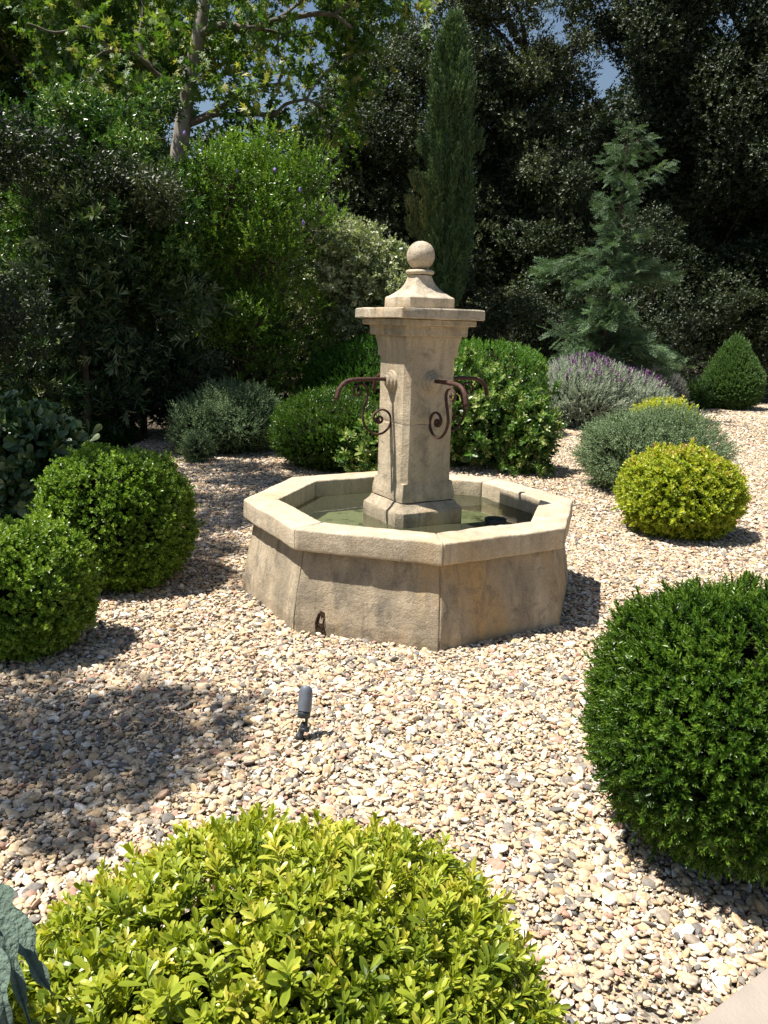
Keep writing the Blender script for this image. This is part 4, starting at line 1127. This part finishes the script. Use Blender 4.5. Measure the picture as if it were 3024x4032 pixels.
# yellowish sprays low on the left, sunlit side put into their colour
tinted = np.clip((-(X[:, 0]-cyx)/.3)*np.clip(1-np.abs(X[:, 2]/Ht-.48)/.25, 0, 1), 0, 1)
v = np.clip(rng.uniform(.1, .6, n_all) + tinted*.42, 0, 1)
k = cull(X, np.stack([np.cos(th_), np.sin(th_), 0*th_], 1), (0, 0), .3); X, D, v = X[k], D[k], v[k]
V, F, v = scatter(plumes, X, D, rng.uniform(0, 6, len(X)), rng.uniform(.7, 1.25, len(X)), v)
mk('crown', V, F, M_cyp, rt, v=v)
V, F = tube([(cyx, cyy, .3), (cyx, cyy, 1.5), (cyx, cyy, Ht*.6), (cyx, cyy, Ht*.82)], [.16, .22, .2, .07], 14); mk('inner_core', V, F, M_core, rt)  # solid core behind the sprays, coloured as dark as inner shade

# ------------------------------------------------------------------ young blue-green conifer
M_red = leafmat('redwood_leaf', [(.02, .05, .022), (.06, .115, .05), (.11, .19, .085), (.21, .30, .15)], .5, .25, tint=(1.05, 1.15, .7))
def spray(seed, L=.34, n=15):
    """flat feathery spray: side twigs with needles"""
    r = np.random.default_rng(seed); P = []; D = []; S = []
    for i in range(n):
        t = (i+.5)/n
        for sd in (-1, 1):
            base_ = np.array([0, t*L, -.10*L*t*t]); tl = .12*(1-.6*t)*r.uniform(.8, 1.2)
            dr_ = nrm(np.array([[sd*.9, .75, r.normal()*.12]]))[0]
            for k in range(4):
                P.append(base_+dr_*tl*k/4); S.append(.042*r.uniform(.8, 1.2))
                D.append(dr_ + np.array([r.normal()*.35, r.normal()*.35, r.normal()*.2]))
    nn_ = len(P)
    return scatter([leaf4(.13, .03)], np.array(P), nrm(np.array(D)), r.normal(size=nn_)*.4, np.array(S), r.uniform(-.12, .12, nn_))
sprays = [spray(s) for s in range(5)]
rb = W(1308, 850, 14.8); bx_, by_ = rb[0], rb[1]
rt = empty('conifer_tree', (bx_, by_, 0), 'young feathery blue-green conifer with drooping sprays, right of the cypress', 'tree')
Hr = W(1318, 268, 14.8)[2]
tr_ = smooth_path([(bx_, by_, -.1), (bx_-.12, by_, Hr*.35), (bx_-.02, by_, Hr*.7), (bx_, by_, Hr)], 8)
V, F = tube(tr_, np.linspace(.075, .008, len(tr_)), 10); mk('trunk', V, F, M_bkdark, rt)
PX, DX, VX = [], [], []; br_ = []
levels = np.concatenate([np.sort(rng.uniform(.10, .62, 84)), np.sort(rng.uniform(.62, .985, 34))])
for i, t in enumerate(levels):
    az = rng.uniform(0, 2*math.pi)
    Lb = 1.16*(1-t)**.5*rng.uniform(.45, 1.12)
    # fuller on the right side, long lone boughs on the left
    Lb *= 1 + .12*math.cos(az)
    if i in (66, 70, 74, 78): az, Lb = math.pi + rng.normal()*.2, 1.15
    if t > .7 and math.cos(az) > .2: Lb *= 1.25
    s0 = np.array([np.interp(t*Hr, tr_[:, 2], tr_[:, 0]), by_, t*Hr])
    dirv = np.array([math.cos(az), math.sin(az), rng.uniform(.35, .85) if t > .6 else rng.uniform(.0, .45)])
    pts = [s0 + dirv*np.array([1, 1, 0])*Lb*u + np.array([0, 0, dirv[2]*Lb*u - .34*Lb*u*u*(.6+.6*(1-t))]) for u in np.linspace(0, 1, 6)]
    br_.append(tube(pts, np.linspace(.012, .003, 6)*(1.4-t), 5))
    ns = max(4, int(Lb*30))
    for k in range(ns):
        u = (k+rng.random())/ns*.95+.05
        p_ = np.array([np.interp(u, np.linspace(0, 1, 6), [q_[c] for q_ in pts]) for c in range(3)])
        sd = rng.choice([-1, 1]); a2 = az + sd*rng.uniform(.2, 1.0)*(1-u*.4)
        PX.append(p_+rng.normal(size=3)*.03); DX.append((math.cos(a2), math.sin(a2), rng.uniform(-.8, .6))); VX.append(rng.uniform(.15, .7)+.2*u)
PX.append(s0*0+np.array([bx_, by_, Hr-.15])); DX.append((0, 0, 1)); VX.append(.5)
PX, DX, VX = np.array(PX), nrm(np.array(DX, float)), np.array(VX)
V, F, v = scatter(sprays, PX, DX, rng.normal(size=len(PX))*.8, rng.uniform(.45, 1.0, len(PX))*(.6+.4*np.clip((Hr-PX[:, 2])/2, 0, 1)), VX)
mk('crown', V, F, M_red, rt, v=v)
V, F, _ = join(br_); mk('branch', V, F, M_bkdark, rt)

# ------------------------------------------------------------------ gravel stones (beyond counting): points carrying small stone shapes
def pebble_shapes():
    import bmesh
    c = bpy.data.collections.new('pebble_shapes'); out = []
    mat, t, b_ = newmat('pebble'); L = t.links.new
    a = t.nodes.new('ShaderNodeAttribute'); a.attribute_type = 'INSTANCER'; a.attribute_name = 'v'
    cols = [(.60, .47, .30), (.70, .60, .44), (.50, .37, .22), (.76, .71, .61), (.62, .50, .34), (.36, .31, .25), (.66, .53, .36), (.60, .43, .31), (.48, .42, .33), (.72, .64, .50), (.58, .45, .28), (.21, .20, .185), (.64, .54, .40), (.50, .31, .23), (.52, .42, .28), (.27, .25, .22), (.78, .75, .69), (.60, .46, .27)]
    cols = [tuple((.9*q_+.1*(.3*c_[0]+.6*c_[1]+.1*c_[2]))**1.1*.93*w_ for q_, w_ in zip(c_, (1.03, .995, .97))) for c_ in cols]
    r_ = ramp(t, cols, [i/len(cols) for i in range(len(cols))], 'CONSTANT')
    L(a.outputs['Fac'], r_.inputs[0])
    tc = t.nodes.new('ShaderNodeTexCoord'); n = t.nodes.new('ShaderNodeTexNoise'); n.inputs['Scale'].default_value = 2.2; n.inputs['Detail'].default_value = 6
    L(tc.outputs['Object'], n.inputs['Vector'])
    r2 = ramp(t, [(.72, .70, .68), (1.1, 1.1, 1.1)], [.35, .6]); L(n.outputs[0], r2.inputs[0])
    mx = t.nodes.new('ShaderNodeMix'); mx.data_type = 'RGBA'; mx.blend_type = 'MULTIPLY'; mx.inputs[0].default_value = 1
    L(r_.outputs[0], mx.inputs[6]); L(r2.outputs[0], mx.inputs[7]); L(mx.outputs[2], b_.inputs['Base Color'])
    b_.inputs['Roughness'].default_value = .75; b_.inputs['Specular IOR Level'].default_value = .3
    for i in range(12):
        bm = bmesh.new(); bmesh.ops.create_icosphere(bm, subdivisions=2, radius=1.0)
        rr_ = random.Random(i); off = Vector((i*7.3, i*3.1, i*1.9))
        ang = [Vector((rr_.gauss(0, 1), rr_.gauss(0, 1), rr_.gauss(0, 1))).normalized() for _ in range(4)]
        cut = [rr_.uniform(.55, .85) for _ in range(4)]
        for v_ in bm.verts:
            d = v_.co.normalized(); k = 1 + .22*mn.noise(d*1.3+off)
            co = d*k
            for an, cu in zip(ang, cut):
                s_ = co.dot(an)
                if s_ > cu: co -= an*(s_-cu)*.8
            v_.co = co
        me = bpy.data.meshes.new('pebble'); bm.to_mesh(me); bm.free(); me.materials.append(mat)
        for p_ in me.polygons: p_.use_smooth = i % 3 != 0
        ob = bpy.data.objects.new('pebble', me); c.objects.link(ob); out.append(ob)
    return c
def gravel_points():
    P = []
    def zone(d0, d1, dens, mean, sig, zoff, zj):
        half = R(34); area = half*(d1*d1-d0*d0); n = int(area*dens)
        d = np.sqrt(rng.uniform(d0*d0, d1*d1, n)); a = YAW + rng.uniform(-half, half, n)
        x = CAM[0]+d*np.sin(a); y = CAM[1]+d*np.cos(a)
        s = np.clip(mean*np.exp(rng.normal(size=n)*sig), mean*.35, mean*2.7)
        P.append(np.stack([x, y, zoff + rng.random(n)*zj, s], 1))
    zone(.6, 3.8, 8600, .0064, .32, -.007, .006)
    zone(.6, 3.8, 3800, .0100, .42, -.001, .009)
    zone(3.8, 7, 4200, .0080, .30, -.006, .007)
    zone(3.8, 7, 2300, .0112, .38, .000, .008)
    zone(7, 12.5, 2000, .0128, .32, -.004, .010)
    zone(12.5, 21, 800, .019, .3, -.004, .012)
    A = np.concatenate(P)
    r_ = np.hypot(A[:, 0], A[:, 1])
    an = (np.arctan2(A[:, 1], A[:, 0]) - math.pi - PHI) % (math.pi/4) - math.pi/8
    keep = r_*np.cos(an) > .93
    keep &= inside(A, COURT)
    sd_ = (A[:, :2]-tA)@tn; su = (A[:, :2]-tA)@tu
    keep &= ~((sd_ > .006) & (su > -.95-.02))
    bare = ground_at(1430, 2165)[:2]; db = np.hypot((A[:, 0]-bare[0])/1.5, A[:, 1]-bare[1])
    keep &= ~((db < .085) & (rng.random(len(A)) < .85) & (A[:, 3] > .0068))
    A = A[keep]
    # gentle swells of the gravel, and a few stones banked against the basin
    A[:, 2] += np.array([mn.noise(Vector((x, y, 0))*1.6)*.010 for x, y in A[:, :2]])
    return A
A = gravel_points(); n = len(A)
me = bpy.data.meshes.new('gravel'); me.vertices.add(n); me.vertices.foreach_set('co', A[:, :3].astype(np.float32).ravel())
def attr(nm, typ, arr, key):
    a = me.attributes.new(nm, typ, 'POINT'); a.data.foreach_set(key, arr)
tilt = np.where(rng.random(n) < .2, .7, .28)
attr('rot', 'FLOAT_VECTOR', np.stack([rng.normal(size=n)*tilt, rng.normal(size=n)*tilt, rng.uniform(0, 6.283, n)], 1).astype(np.float32).ravel(), 'vector')
attr('scl', 'FLOAT_VECTOR', np.stack([A[:, 3]*1.12, A[:, 3]*rng.uniform(.55, .95, n), A[:, 3]*rng.uniform(.28, .55, n)], 1).astype(np.float32).ravel(), 'vector')
attr('pick', 'INT', rng.integers(0, 12, n).astype(np.int32), 'value')
attr('v', 'FLOAT', rng.random(n).astype(np.float32), 'value')
gv = bpy.data.objects.new('gravel', me); COL.objects.link(gv)
tag(gv, 'cream, tan, grey and pink river gravel covering the whole court', 'gravel', kind='stuff')
ng = bpy.data.node_groups.new('gravel_stones', 'GeometryNodeTree')
ng.interface.new_socket('Geometry', in_out='INPUT', socket_type='NodeSocketGeometry')
ng.interface.new_socket('Geometry', in_out='OUTPUT', socket_type='NodeSocketGeometry')
gi = ng.nodes.new('NodeGroupInput'); go = ng.nodes.new('NodeGroupOutput')
ip = ng.nodes.new('GeometryNodeInstanceOnPoints'); ci = ng.nodes.new('GeometryNodeCollectionInfo')
ci.inputs['Collection'].default_value = pebble_shapes(); ci.inputs['Separate Children'].default_value = True; ci.inputs['Reset Children'].default_value = True
def na(nm, typ):
    a = ng.nodes.new('GeometryNodeInputNamedAttribute'); a.data_type = typ; a.inputs['Name'].default_value = nm; return a
er = ng.nodes.new('FunctionNodeEulerToRotation')
ng.links.new(gi.outputs[0], ip.inputs['Points']); ng.links.new(ci.outputs[0], ip.inputs['Instance'])
ip.inputs['Pick Instance'].default_value = True
ng.links.new(na('pick', 'INT').outputs[0], ip.inputs['Instance Index'])
ng.links.new(na('rot', 'FLOAT_VECTOR').outputs[0], er.inputs[0]); ng.links.new(er.outputs[0], ip.inputs['Rotation'])
ng.links.new(na('scl', 'FLOAT_VECTOR').outputs[0], ip.inputs['Scale'])
ng.links.new(ip.outputs[0], go.inputs[0])
md = gv.modifiers.new('stones', 'NODES'); md.node_group = ng
print('stones', n)
bpy.context.view_layer.update()
